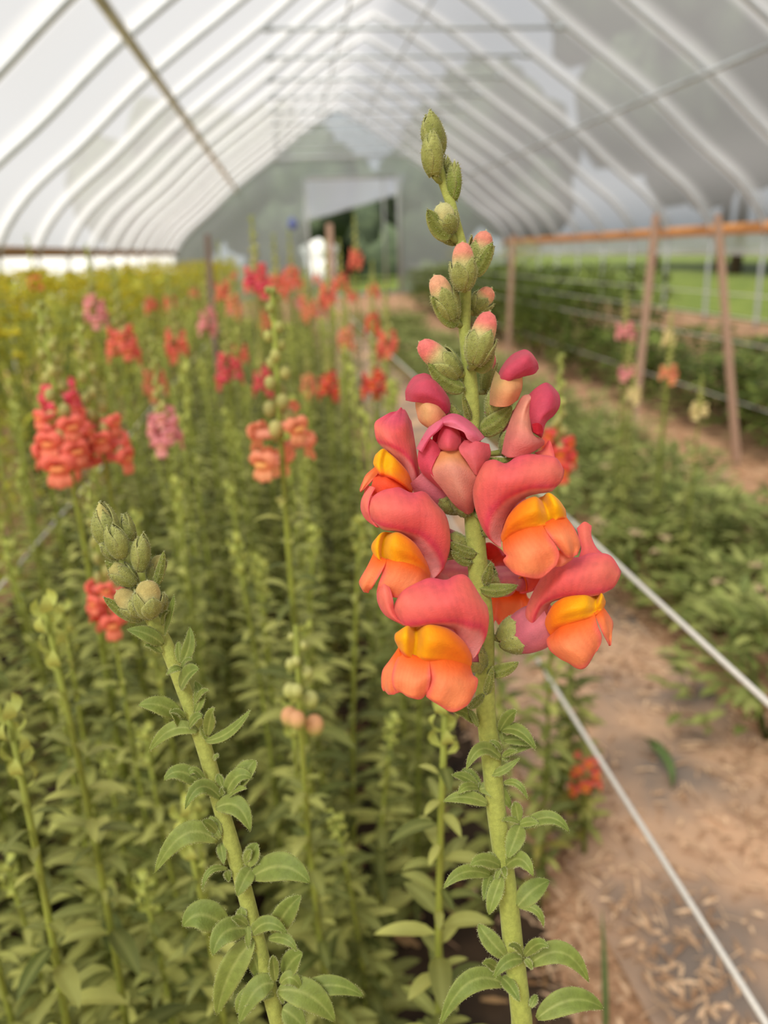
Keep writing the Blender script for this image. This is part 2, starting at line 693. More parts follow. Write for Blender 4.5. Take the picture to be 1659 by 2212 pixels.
q = MB()
a = np.linspace(0, 2 * PI, 14, endpoint=False)
zz = np.linspace(0, 1, 9)
pts = np.zeros((9, 14, 3))
for i, s_ in enumerate(zz):
    r = 0.10 * (0.25 + math.sin(PI * min(s_ * 0.9 + 0.1, 1))) * (1 + 0.15 * np.sin(a * 3 + s_ * 4))
    pts[i] = np.stack([0.32 + r * np.cos(a), END_Y - 0.3 + 0.6 * r * np.sin(a), np.full(14, 1.75 + 0.32 * s_)], 1)
q.grid(pts, (1, 1, 1), close=True)
tag(q.build('cloth_bundle', M_BLUE), 'small blue bundle hanging left of the end wall opening', 'cloth')

# ------------------------------------------------------------------ trees outside


def tree(x, y, h, w, label, group, seed):
    r = np.random.default_rng(seed)
    root = empty('tree', (x, y, -0.03), label, 'tree', group)
    q = MB()
    q.tube([[0, 0, 0], [0.1, 0, h * 0.3], [0, 0.1, h * 0.6]], [0.22, 0.16, 0.08], (1, 1, 1), 8)
    q.build('trunk', M_BARK, root)
    q = MB()
    for k in range(9):
        c = np.array([r.uniform(-1, 1) * w * 0.34, r.uniform(-1, 1) * w * 0.34, h * r.uniform(0.3, 0.78)])
        rad = w * r.uniform(0.24, 0.38)
        th = np.linspace(0, PI, 12)
        ph = np.linspace(0, 2 * PI, 18, endpoint=False)
        d = np.stack([np.sin(th)[:, None] * np.cos(ph), np.sin(th)[:, None] * np.sin(ph), np.repeat(np.cos(th)[:, None], 18, 1)], -1)
        rr = rad * (1 + 0.22 * np.sin(5 * d[..., 0] + k) * np.sin(6 * d[..., 1] + 2 * k) + r.uniform(-0.08, 0.08, d.shape[:2]))
        q.grid(c + d * rr[..., None] * np.array([1, 1, 1.05]), (1, 1, 1), close=True)
    q.build('crown', M_TREE, root)


k = 0
for x, y, h, w in ((-5.2, 33, 7.5, 5.0), (-1.6, 38, 8.5, 5.6), (0.6, 32, 5.6, 4.4), (4.4, 42, 3.6, 5.0), (7.4, 33, 7, 5.0), (10.8, 38, 9, 5.6), (3.0, 50, 4.0, 8.0)):
    tree(x, y, h, w, 'dark green tree standing beyond the end wall', 'trees beyond the end wall', 40 + k)
    k += 1
for i in range(13):
    tree(15.5 + (i % 2) * 1.2, -5 + i * 3.1, 13.5 + (i * 7 % 3) * .5, 6.4, 'leafy tree in the row outside the right side of the tunnel', 'trees along the right side', 60 + k)
    k += 1
q = MB()
q.box(0.75, 1.75, 27, 28.2, 0.0, 0.95)
q.tube([[0.75, 27.6, 0.95], [1.25, 27.6, 1.15], [1.75, 27.6, 0.95]], [0.45, 0.5, 0.45], (1, 1, 1), 12)
tag(q.build('water_tank', M_WHITE), 'low white tank outside, seen through the end wall opening', 'tank')

# ================================================================== SNAPDRAGON BUILDING BLOCKS
C_STEM = lin(180, 186, 98)
C_STEM2 = lin(162, 172, 70)
C_SEPAL = lin(156, 160, 84)
C_SEPAL_D = lin(128, 138, 64)
C_SEPAL_L = lin(202, 200, 130)
C_LEAF = lin(140, 154, 70)
C_LEAF_D = lin(108, 128, 52)
C_LEAF_L = lin(194, 198, 118)
C_FUZZ = lin(228, 230, 178)
C_PEACH = lin(236, 172, 138)
C_PALE = lin(236, 160, 160)
C_CORAL = lin(240, 92, 88)
C_CORAL_O = lin(244, 108, 82)
C_ROSE = lin(226, 68, 108)
C_YEL = lin(255, 176, 10)
C_ORANGE = lin(252, 112, 28)
C_SKIRT = lin(250, 132, 74)
C_SKIRT_E = lin(240, 100, 92)


def flower_geo(nu=56, nv=36, seed=0, open_=1.0, droop=0.0):
    """an open snapdragon bloom in centimetres: x right, y up, z out of the mouth. Returns grids (points, colours)."""
    r = np.random.default_rng(seed)
    ph = r.uniform(0, 6, 6)
    out = {}
    # ---- upper lip: two lobes rolled outwards and back, split by a notch at the top
    th = np.radians(np.linspace(-122, 122, nu))
    v = np.linspace(0, 1, nv)
    K = interp([(0, .72, 0, -1.35), (.25, .92, 0, -.55), (.42, 1.02, .03, .12), (.54, 1.1, .16, .55), (.66, 1.16, .42, .78),
                (.78, 1.18, .74, .68), (.9, 1.16, 1.02, .28), (1, 1.1, 1.16, -.22)], v)
    deg = np.degrees(th)
    L = interp([(-122, .12), (-105, .55), (-80, 1.02), (-52, 1.25), (-28, 1.12), (-10, .80), (0, .42), (10, .80), (28, 1.12),
                (52, 1.25), (80, 1.02), (105, .55), (122, .12)], deg)[:, 0]
    L = L * (1 + .05 * np.sin(9 * th + ph[0]) + .04 * np.sin(17 * th + ph[1])) * (0.9 + 0.1 * open_)
    mrx, mry = 0.98, 0.84
    R, A, Fz = K[None, :, 0], K[None, :, 1], K[None, :, 2]
    dirx, diry = np.sin(th)[:, None], np.cos(th)[:, None]
    rad = A * L[:, None]
    fz = np.where(Fz > 0, Fz * (.45 + .5 * L[:, None]), Fz) + np.where(v > .85, 1, 0) * .05 * np.sin(11 * th + ph[2])[:, None]
    side = np.clip((np.abs(deg) - 70) / 52, 0, 1)[:, None]
    pts = np.stack([dirx * (mrx * R + rad * 1.12), diry * (mry * R + rad * 0.98) + 0.16 * sstep(.35, .7, v)[None] * (1 - side),
                    fz - side * .15], -1)
    # the crease between the two lobes
    cre = np.exp(-(deg / 7.0) ** 2)[:, None] * sstep(.4, .8, v)[None]
    pts[..., 1] -= .16 * cre
    pts[..., 2] -= .22 * cre
    V = np.broadcast_to(v[None], (nu, nv))
    col = mixc(C_PALE, C_CORAL_O, sstep(.36, .62, V))
    col = mixc(col, C_CORAL, sstep(.6, .95, V) * .8)
    col = mixc(col, C_ROSE, (sstep(.82, 1.0, V)) * .35 + .45 * np.exp(-((V - .44) / .05) ** 2) + cre * .25)
    out['upper'] = (pts, col)
    # ---- lower lip: palate with two bumps, then a skirt of three lobes
    u = np.linspace(-1, 1, nu)
    t = np.linspace(0, 1, nv + 10)
    #        t     z     y     w     wrap
    K = interp([(0, -.8, -.15, .72, .1), (.09, -.1, .25, .9, .3), (.19, .50, .46, 1.06, .65), (.28, .92, .36, 1.16, .9), (.36, 1.16, .06, 1.22, 1.0),
                (.43, 1.16, -.26, 1.24, 1.0), (.5, 1.0, -.52, 1.26, .95), (.56, .98, -.74, 1.3, .85), (.66, 1.16, -1.12, 1.42, .72),
                (.8, 1.34, -1.7, 1.58, .66), (.92, 1.30, -2.2, 1.62, .7), (1, 1.14, -2.55, 1.5, .8)], t)
    U, T = np.meshgrid(u, t, indexing='ij')
    # scalloped end
    end = 1 - .10 * np.exp(-((np.abs(U) - .36) / .055) ** 2) - .16 * np.abs(U) ** 6 + .02 * np.sin(13 * U + ph[3]) \
        - .05 * np.exp(-(U / .28) ** 2)
    TT = np.where(T > .56, .56 + (T - .56) * (end - .56) / .44, T)
    K = interp([(0, -.8, -.15, .72, .1), (.09, -.1, .25, .9, .3), (.19, .50, .46, 1.06, .65), (.28, .92, .36, 1.16, .9), (.36, 1.16, .06, 1.22, 1.0),
                (.43, 1.16, -.26, 1.24, 1.0), (.5, 1.0, -.52, 1.26, .95), (.56, .98, -.74, 1.3, .85), (.66, 1.16, -1.12, 1.42, .72),
                (.8, 1.34, -1.7, 1.58, .66), (.92, 1.30, -2.2, 1.62, .7), (1, 1.14, -2.55, 1.5, .8)], TT)
    bump = np.exp(-((np.abs(U) - .30) / .19) ** 2) * sstep(.06, .2, T) * (1 - sstep(.40, .52, T))
    groove = np.exp(-(U / .09) ** 2) * sstep(.08, .2, T) * (1 - sstep(.5, .64, T))
    shoulder = np.exp(-((np.abs(U) - .75) / .2) ** 2) * sstep(.1, .25, T) * (1 - sstep(.38, .5, T))
    sk = sstep(.54, .75, T)
    lobe = (np.abs(U) > .36)
    zz = K[..., 0] - K[..., 3] * U**2 + .20 * bump - .15 * groove + .1 * shoulder
    zz = zz + sk * (.10 * np.cos(np.clip(U / .36, -1, 1) * PI / 2) - .22 * np.exp(-((np.abs(U) - .36) / .07) ** 2) + .10 * np.sin(7 * U + ph[4]) * T)
    yy = K[..., 1] + .16 * bump - .07 * groove - .1 * U**2 * (T < .5) + sk * (.25 * U**2 - .06 * np.cos(9 * U + ph[5])) - droop * sk * .3
    xx = K[..., 2] * np.sin(U * PI / 2 * .92) * (1 + .05 * sk)
    pts = np.stack([xx, yy, zz], -1)
    yel = sstep(.03, .1, T) * (1 - sstep(.34, .47, T + .10 * np.abs(U) ** 2)) * (1 - .75 * sstep(.45, .85, np.abs(U)))
    col = mixc(C_ORANGE, C_SKIRT, sstep(.55, .72, T))
    col = mixc(col, C_YEL, yel)
    edge = np.maximum(sstep(.88, 1.0, T), sstep(.86, 1.0, np.abs(U)) * (T > .5)) * .75
    col = mixc(col, C_SKIRT_E, edge)
    col = mixc(col, C_SKIRT_E, .35 * sstep(.6, .8, T) * np.exp(-((np.abs(U) - .36) / .06) ** 2))
    out['lower'] = (pts, col)
    # ---- tube
    a = np.linspace(0, 2 * PI, max(12, nu // 2), endpoint=False)
    s = np.linspace(0, 1, max(8, nv // 2))
    K = interp([(0, -3.35, .42, -.05), (.08, -3.25, .55, -.1), (.3, -2.7, .66, -.1), (.6, -1.8, .74, -.05), (.85, -1.0, .86, 0), (1, -.35, .93, 0)], s)
    A2, S2 = np.meshgrid(a, s, indexing='ij')
    rr = K[None, :, 1]
    flute = 1 + .035 * np.cos(5 * A2)
    pts = np.stack([np.sin(A2) * rr * flute * 1.02, np.cos(A2) * rr * flute * .92 + K[None, :, 2], np.broadcast_to(K[None, :, 0], A2.shape)], -1)
    col = mixc(lin(226, 120, 140), lin(238, 150, 150), sstep(0, .8, S2))
    col = mixc(col, lin(214, 88, 122), .5 * (np.cos(5 * A2) ** 2) * sstep(.1, .4, S2))
    out['tube'] = (pts.transpose(1, 0, 2), col.transpose(1, 0, 2))
    return out


def frame(pos, right, up, fwd, s):
    M = np.eye(4)
    M[:3, 0], M[:3, 1], M[:3, 2], M[:3, 3] = np.array(right) * s, np.array(up) * s, np.array(fwd) * s, pos
    return M


def cam_axes(yaw, pitch, roll=0.0):
    """axes of something that faces the camera, turned by yaw (to the right), pitch (up) and roll, in degrees"""
    y, p, r = map(math.radians, (yaw, pitch, roll))
    fwd = CT * math.cos(y) * math.cos(p) + CR * math.sin(y) * math.cos(p) + CU * math.sin(p)
    right = CR * math.cos(y) - CT * math.sin(y)
    up = np.cross(fwd, right)
    right, up = right * math.cos(r) + up * math.sin(r), up * math.cos(r) - right * math.sin(r)
    return right, up, fwd


def xf(M, pts):
    return pts @ M[:3, :3].T + M[:3, 3]


def hairs(mb, pts, nrm, n, length, r, col=C_FUZZ, wid=0.000028):
    """short pale hairs standing on a surface"""
    pts = pts.reshape(-1, 3)
    nrm = nrm.reshape(-1, 3)
    i = r.integers(0, len(pts) - 1, n)
    f = r.uniform(0, 1, (n, 1))
    A = pts[i] * (1 - f) + pts[i + 1] * f
    ok = np.linalg.norm(pts[i + 1] - pts[i], axis=1) < 0.006
    A = A + r.normal(0, 0.0002, A.shape)
    N = nrm[i] + r.normal(0, .35, (n, 3))
    N /= np.linalg.norm(N, axis=1)[:, None]
    S = np.cross(N, CT)
    S /= np.linalg.norm(S, axis=1)[:, None] + 1e-9
    ln = length * r.uniform(.4, 1.15, (n, 1))
    A, N, S, ln = A[ok], N[ok], S[ok], ln[ok]
    mb.tris(A - S * wid, A + S * wid, A + N * ln, col)


def shell(c0, axis, ref, length, radius, phi, half, r, tipflare=0.12, prof=None, col=(C_SEPAL, C_SEPAL_L), nu=11, nv=14, off=1.06, close=.62):
    """one sepal hugging an egg of the given length and radius"""
    axis = unit(axis)
    s1 = unit(np.cross(axis, ref))
    s2 = np.cross(axis, s1)
    t = np.linspace(0, 1, nv)
    k = np.linspace(-1, 1, nu)
    wprof = np.clip(np.sin(PI * np.clip(t * .86 + .14, 0, 1)) ** .75, 0, 1)
    T, Kk = np.meshgrid(t, k, indexing='ij')
    ang = phi + Kk * half * wprof[:, None]
    rr = radius * off * np.sin(PI * np.clip(.08 + t * close, 0, 1)) ** .6
    rr = rr[:, None] + radius * (tipflare * T**3 - .06 * np.abs(Kk) ** 2 + .05 * np.exp(-(Kk / .18) ** 2))
    pts = c0 + (axis * (length * t)[:, None])[:, None] + rr[..., None] * (np.cos(ang)[..., None] * s1 + np.sin(ang)[..., None] * s2)
    nrm = (np.cos(ang)[..., None] * s1 + np.sin(ang)[..., None] * s2) + axis * .3
    c = mixc(col[0], col[1], .45 * T**2 + .45 * np.abs(Kk) ** 4 + .12 * np.exp(-(Kk / .12) ** 2))
    return pts, c, nrm


def leaf_pts(base, mid, tip, width, nh, fold=0.25, n=16, m=9, curl=0.0, wave=0.0, ph=0.0, k0=.62, k1=.85):
    base, mid, tip = map(lambda q: np.asarray(q, float), (base, mid, tip))
    ctrl = 2 * mid - .5 * (base + tip)
    t = np.linspace(0, 1, n)[:, None]
    c = (1 - t) ** 2 * base + 2 * t * (1 - t) * ctrl + t**2 * tip
    tan = 2 * (1 - t) * (ctrl - base) + 2 * t * (tip - ctrl)
    tan /= np.linalg.norm(tan, axis=1)[:, None] + 1e-9
    side = np.cross(tan, nh)
    side /= np.linalg.norm(side, axis=1)[:, None] + 1e-9
    nrm = np.cross(side, tan)
    w = (t[:, 0] + .012) ** k0 * (1 - t[:, 0] + .003) ** k1
    w = w / w.max() * width * .5
    x = np.linspace(-1, 1, m)
    lift = fold * np.abs(x)[None] - curl * x[None] ** 2 + wave * np.sin(t * 11 + ph) * np.abs(x)[None] ** 2
    pts = c[:, None] + side[:, None] * (x[None] * w[:, None])[..., None] + nrm[:, None] * (lift * w[:, None])[..., None]
    vein = np.exp(-(x / .13) ** 2)[None] * (1 - .5 * t)
    edge = np.abs(x)[None] ** 6 * np.ones_like(t)
    return pts, vein, edge, np.broadcast_to(nrm[:, None], pts.shape)


# ================================================================== THE TWO CLOSE SPIKES
class Spike:
    def __init__(self, name, label, path, seed):
        """path: rows (px, py, depth, radius_px) along the stem, top first; the last row carries on to the soil"""
        self.r = np.random.default_rng(seed)
        self.rows = np.array(path, float)
        pts = np.array([P(*row[:3]) for row in path])
        rad = self.rows[:, 3] * self.rows[:, 2] / F_PX
        foot = pts[-1] + np.array([0.02, 0.05, 0]) * 1.0
        foot[2] = 0.0
        kn = pts[-1] * .5 + foot * .5 + np.array([-.006, -.008, 0])
        pts = np.concatenate([pts, [kn, foot]])
        rad = np.concatenate([rad, [rad[-1] * 1.15, rad[-1] * 1.3]])
        self.foot = foot
        self.root = empty(name, foot, label, 'flower')
        tt = np.concatenate([[0], np.cumsum(np.linalg.norm(np.diff(pts, axis=0), axis=1))])
        s = np.linspace(0, tt[-1], 150)
        sm = interp(np.concatenate([tt[:, None], pts, rad[:, None]], 1), s)
        self.s_path, self.s_rad = sm[:, :3], sm[:, 3]
        mb = MB()
        ring = mb.tube(self.s_path, self.s_rad, mixc(C_STEM, C_STEM2, np.linspace(0, 1, 150)), 20)
        ring = ring[1:-1]
        n = ring - self.s_path[:, None]
        n /= np.linalg.norm(n, axis=2)[..., None] + 1e-9
        keep = self.s_path[:, 2] > self.s_path[0, 2] - .47
        hairs(mb, ring[keep].transpose(1, 0, 2), n[keep].transpose(1, 0, 2), 16000, .0007, self.r)
        mb.build('stem', M_GREEN, self.root, foot)

    def stem_at(self, px, py):
        """point of the stem axis seen nearest to pixel row py"""
        q = (self.s_path - EYE) @ CAMROT
        yy = 1106 + F_PX * q[:, 1] / q[:, 2]
        i = int(np.argmin(np.abs(yy - py)))
        return self.s_path[i], q[i, 2], self.s_rad[i]

    def leaf(self, bx, by, tx, ty, w, mx=None, my=None, dz=None, nh=None, bright=0.0, fold=None):
        c, d, rad = self.stem_at(bx, by)
        db = d - (0.004 if abs(bx - self.px_of(c)) < 25 else 0)
        dz = self.r.uniform(-.012, .004) if dz is None else dz
        B = P(bx, by, db)
        T = P(tx, ty, db + dz)
        L = np.linalg.norm(T - B)
        if mx is None:
            Mi = (B + T) / 2 + CU * L * .13 + CT * L * .04
        else:
            Mi = P(mx, my, db + dz * .5 - .002)
        nhv = CT * .8 + CU * .55 + CR * self.r.uniform(-.25, .25) if nh is None else CR * nh[0] + CU * nh[1] + CT * nh[2]
        W = w * db / F_PX * 1.12
        p, vein, edge, nr = leaf_pts(B, Mi, T, W, nhv, self.r.uniform(.12, .34) if fold is None else fold, 20, 11, .08, .02, self.r.uniform(0, 6))
        base = mixc(C_LEAF, C_LEAF_D, self.r.uniform(0, .6))
        col = mixc(base, C_LEAF_L, np.clip(.55 * vein + .45 * edge + bright + .25 * (1 - np.linspace(0, 1, 20)[:, None]) ** 2, 0, 1))
        mb = MB()
        mb.grid(p, col)
        ed = np.concatenate([p[:, 0], p[:, -1]])
        en = np.concatenate([p[:, 0] - p[:, 1], p[:, -1] - p[:, -2]])
        en = en / (np.linalg.norm(en, axis=1)[:, None] + 1e-9)
        hairs(mb, ed, en, 220, .00028, self.r)
        mb.build('leaf', M_LEAF, self.root, self.foot, solid=.00025)

    def px_of(self, p):
        q = (p - EYE) @ CAMROT
        return 829.5 + F_PX * q[0] / q[2]

    def bud(self, bx, by, tx, ty, w, dd=0.0, dt=-.004, tip=None, sep=5, cover=.62, bract=None, phase=None, tint=C_SEPAL, flare=.1, pointed=False):
        """closed bud from pixel base to pixel tip; tip colour where the petals peep out"""
        c, d, rad = self.stem_at(bx, by)
        d0 = d + dd
        B, T = P(bx, by, d0), P(tx, ty, d0 + dt)
        ax = T - B
        L = np.linalg.norm(ax)
        R = w * .5 * d0 / F_PX * .88
        axis = ax / L
        s1 = unit(np.cross(axis, CT + CU * .2))
        s2 = np.cross(axis, s1)
        # petals
        t = np.linspace(0, 1, 20)
        a = np.linspace(0, 2 * PI, 20, endpoint=False)
        if pointed:
            pr_ = np.sin(PI * (.06 + .94 * t) ** .72) ** .8
        else:
            pr_ = (1 - np.abs(2 * (.06 + .94 * t) - 1) ** 2.6) ** .5 * (.86 + .14 * t)
        pts = B + (axis * (L * t)[:, None])[:, None] + (R * .93 * pr_)[:, None, None] * (np.cos(a)[:, None] * s1 + np.sin(a)[:, None] * s2)
        green = lin(186, 186, 112)
        if tip is None:
            col = np.broadcast_to(mixc(C_SEPAL, green, t * .7)[:, None], pts.shape)
        else:
            col = np.broadcast_to(mixc(mixc(green, lin(214, 206, 140), sstep(.3, .6, t)), tip, sstep(.52, .82, t))[:, None], pts.shape)
            col = mixc(col, lin(200, 70, 90), .5 * np.exp(-((np.cos(a - .9) - 1) / .02) ** 2)[None] * (t > .6)[:, None])
        mb = MB()
        mb.grid(pts, col, close=True)
        nr = pts - (B + (axis * (L * t)[:, None])[:, None])
        nr = nr / (np.linalg.norm(nr, axis=2)[..., None] + 1e-6) + axis * .2
        hairs(mb, pts[2:], nr[2:], 800, .00055, self.r)
        # short stalk back to the stem
        if np.linalg.norm(c - B) > rad * .7:
            mb.tube([c, c * .45 + B * .55 - CU * .0008, B + axis * L * .04], [R * .25, R * .26, R * .4], tint, 8)
        ob = mb.build('bud', M_GREEN, self.root, self.foot)
        ph = self.r.uniform(0, 6) if phase is None else phase
        for k in range(sep):
            ln = L * cover * self.r.uniform(.9, 1.12)
            p, cc, nn = shell(B - axis * L * .02, axis, CT + CU * .2, ln, R, ph + k * 2 * PI / sep, PI / sep * 1.35, self.r, flare,
                              col=(mixc(tint, C_SEPAL_D, self.r.uniform(0, .7)), C_SEPAL_L), off=1.04 + .05 * (k % 2), close=.86 if pointed else .62)
            sb = MB()
            sb.grid(p, cc)
            hairs(sb, p, nn, 320, .0005, self.r)
            sb.build('sepal', M_GREEN, ob, self.foot, solid=.0002)
        if bract:
            self.bract(ob, bract)
        return ob

    def bract(self, par, br):
        bx, by, tx, ty, w = br[:5]
        c, d, rad = self.stem_at(bx, by)
        dz = br[5] if len(br) > 5 else -.006
        B, T = P(bx, by, d - .004), P(tx, ty, d - .004 + dz)
        L = np.linalg.norm(T - B)
        Mi = (B + T) / 2 - CU * L * .10
        p, vein, edge, nr = leaf_pts(B, Mi, T, w * d / F_PX, CT + CU * .1, -.45, 14, 9, k0=.45, k1=.7)
        mb = MB()
        mb.grid(p, mixc(C_SEPAL_D, C_SEPAL_L, np.clip(.3 * vein + .7 * edge, 0, 1)))
        hairs(mb, p, nr, 160, .0006, self.r)
        mb.build('bract', M_GREEN, par, self.foot, solid=.0003)

    def flower(self, px, py, d, yaw, pitch, roll, s, stem_px, seed=0, sep=True, tint=None, droop=0.0):
        """open bloom whose palate crest is seen at (px, py)"""
        rt, up, fw = cam_axes(yaw, pitch, roll)
        M = frame(P(px, py, d), rt, up, fw, s * .01)
        M[:3, 3] -= M[:3, :3] @ np.array([0, .5, .7])
        g = flower_geo(72, 44, seed, 1.0, droop)
        tn = np.ones(3) if tint is None else np.array(tint)
        mb = MB()
        tb = xf(M, g['tube'][0])
        mb.grid(tb, g['tube'][1] * tn, close=True)
        base = xf(M, np.array([0, -.05, -3.35]))
        c, dd, rad = self.stem_at(*stem_px)
        ob = mb.build('flower', M_PETAL, self.root, self.foot)
        for nm in ('upper', 'lower'):
            q = MB()
            p = xf(M, g[nm][0])
            q.grid(p, g[nm][1] * tn)
            if nm == 'upper':
                hairs(q, p[:, -1], (p[:, -1] - p[:, -3]) / np.linalg.norm(p[:, -1] - p[:, -3], axis=1)[:, None], 150, .0004, self.r, lin(250, 190, 190))
            q.build(nm + '_lip', M_PETAL, ob, self.foot, solid=.00035)
        q = MB()
        q.tube([c, c * .5 + base * .5 - CU * .001, base + fw * .001], [rad * .38, rad * .3, rad * .42], C_SEPAL, 10)
        q.build('flower_stalk', M_GREEN, ob, self.foot)
        for k in range(5):
            p, cc, nn = shell(base - fw * .0015 * s, fw, up, .0115 * s, .0062 * s, k * 2 * PI / 5 + .3, PI / 5 * 1.25, self.r, .12,
                              col=(mixc(C_SEPAL, C_SEPAL_D, self.r.uniform(0, .6)), C_SEPAL_L), off=1.12)
            sb = MB()
            sb.grid(p, cc)
            hairs(sb, p, nn, 160, .0007, self.r)
            sb.build('sepal', M_GREEN, ob, self.foot, solid=.0003)
        return ob


# ------------------------------------------------------------------ main flowering spike
main = Spike('snapdragon', 'tall snapdragon spike in sharp focus with open coral and orange blooms', [
    (938, 262, .300, 5), (942, 330, .300, 9), (950, 375, .3005, 10.5), (968, 420, .301, 11), (984, 480, .3015, 11), (1000, 545, .302, 12),
    (1006, 620, .303, 12.5), (1003, 700, .304, 13), (1011, 780, .305, 15), (1018, 860, .306, 17), (1019, 940, .307, 19),
    (1022, 1060, .309, 21), (1028, 1180, .311, 21.5), (1037, 1270, .312, 22), (1046, 1360, .313, 21.5), (1047, 1450, .314, 21),
    (1050, 1540, .315, 21), (1062, 1650, .317, 21), (1072, 1750, .319, 21), (1086, 1850, .321, 21), (1099, 1950, .323, 21.5),
    (1108, 2040, .325, 22), (1120, 2140, .327, 22), (1128, 2225, .329, 23)], 3)
PINKTIP = lin(238, 150, 128)
CORTIP = lin(240, 128, 122)
# tip of the spike
main.bud(940, 330, 928, 238, 52, tip=None, cover=.92, sep=3, phase=.6, flare=0.0, pointed=True)
main.bud(952, 335, 950, 262, 28, dd=.003, tip=None, cover=.9, sep=3, flare=0, pointed=True)
main.bud(938, 380, 930, 283, 50, dd=-.004, tip=None, cover=.95, sep=3, phase=1.2, flare=0.0, pointed=True)
main.bud(966, 388, 967, 336, 20, dd=.004, tip=None, cover=.95, sep=3, pointed=True)
main.bud(980, 432, 982, 346, 34, tip=None, cover=.97, sep=3, phase=1.5, pointed=True, tint=lin(120, 146, 52))
main.bud(972, 505, 952, 438, 58, dd=-.002, tip=lin(206, 200, 140), cover=.6, bract=(976, 508, 923, 452, 44))
main.bud(985, 525, 942, 500, 26, dd=.003, tip=None, cover=.9, sep=3, pointed=True)
main.bud(1024, 592, 1050, 498, 60, dd=.006, tip=PINKTIP, cover=.78, bract=(1022, 594, 1064, 524, 30))
main.bud(1002, 626, 999, 522, 62, dd=-.012, tip=PINKTIP, cover=.62, bract=(1000, 628, 1004, 560, 54))
main.bud(980, 690, 938, 594, 62, dd=-.004, tip=lin(240, 176, 140), cover=.72, bract=(990, 700, 934, 640, 34))
main.bud(1022, 676, 1062, 622, 52, dd=.006, tip=lin(236, 150, 120), cover=.62)
main.bud(1024, 786, 1058, 672, 68, dd=-.01, tip=CORTIP, cover=.62, bract=(1020, 794, 1060, 740, 56))
main.bud(990, 812, 905, 738, 66, dd=-.002, tip=CORTIP, cover=.62, bract=(1004, 838, 925, 785, 40))
main.bud(1046, 850, 1064, 762, 34, dd=.012, tip=lin(232, 120, 120), cover=.8)
# opening buds and open blooms, each sheet laid through its own control rows (x, y in a view frame, mm towards the camera)
def frame_px(x0, y0, k):
    return lambda X, Y: (x0 + X / k, y0 + Y / k)


ZA, ZB, ZC = frame_px(740, 860, 2.5136), frame_px(800, 850, 3.072), frame_px(840, 220, 2.988)


def sheet(fr, d0, rows, colfn, nu=44, nv=34, even=False):
    out = []
    u = np.linspace(0, 1, nu)
    for row in rows:
        p = []
        for X, Y, m in row:
            px, py = fr(X, Y)
            p.append(P(px, py, d0 - m * .001))
        p = np.array(p)
        s = np.concatenate([[0], np.cumsum(np.linalg.norm(np.diff(p, axis=0), axis=1) + 1e-6)])
        if even:
            s = np.arange(len(p), dtype=float)
        out.append(interp(np.concatenate([(s / s[-1])[:, None], p], 1), u))
    out = np.array(out)
    k = np.linspace(0, 1, len(out))
    pts = interp(np.concatenate([k[:, None], out.reshape(len(out), -1)], 1), np.linspace(0, 1, nv)).reshape(nv, nu, 3)
    U, V = np.meshgrid(u, np.linspace(0, 1, nv))
    return pts, colfn(U, V)


def c_roll(U, V):          # U: back edge -> front -> throat, V: along the lobe
    c = mixc(C_ROLL_T, C_ROLL, sstep(.1, .45, U + .06 * np.sin(V * 13)))
    c = mixc(c, C_ROLL_O, .8 * np.exp(-((U - .44 - .05 * np.sin(V * 7)) / .15) ** 2) * (.6 + .4 * np.sin(V * 9 + 1)))
    c = mixc(c, C_RIM, .7 * np.exp(-((U - .73) / .05) ** 2))
    return mixc(c, C_THROAT, sstep(.74, .84, U))


def c_lobe(U, V):
    c = mixc(C_ROLL, C_ROLL_O, .5 + .4 * np.sin(U * 5))
    return mixc(c, C_ROLL_T, .6 * np.maximum(sstep(.8, 1, V), 1 - sstep(0, .2, V)))


def c_palate(yc, yw):      # yellow crest centred at yc across, yw wide
    def f(U, V):
        y = np.exp(-(np.abs((U - yc) / yw)) ** 3) * (1 - sstep(.55, .85, V))
        c = mixc(C_PAL_O, C_ORANGE_D, .8 * sstep(.7, .95, V))
        c = mixc(c, C_YEL, y * .95)
        return mixc(c, lin(255, 150, 20), .55 * sstep(.1, .3, V) * (1 - sstep(.5, .8, V)) * (1 - y))
    return f


def c_skirt(U, V):
    c = mixc(mixc(C_PAL_O, C_ORANGE_D, .5), C_SKIRT, sstep(.18, .6, V))
    e_ = np.maximum(np.maximum(sstep(.86, 1, U), 1 - sstep(0, .12, U)) * sstep(.2, .5, V), sstep(.84, 1, V))
    c = mixc(c, C_SKIRT_L, .5 * np.exp(-((U - .45) / .2) ** 2) * sstep(.3, .6, V))
    return mixc(c, C_SKIRT_E, .8 * e_)


def flat_c(a_, b_=None):
    return lambda U, V: mixc(a_, a_ if b_ is None else b_, V)


C_ROLL, C_ROLL_O, C_ROLL_T = lin(245, 114, 114), lin(250, 146, 124), lin(238, 98, 128)
C_RIM, C_THROAT = lin(232, 76, 112), lin(246, 172, 172)
C_PAL_O, C_ORANGE_D = lin(255, 136, 40), lin(246, 104, 34)
C_SKIRT, C_SKIRT_L, C_SKIRT_E = lin(254, 156, 104), lin(255, 176, 118), lin(246, 118, 114)
C_YEL = lin(255, 206, 20)


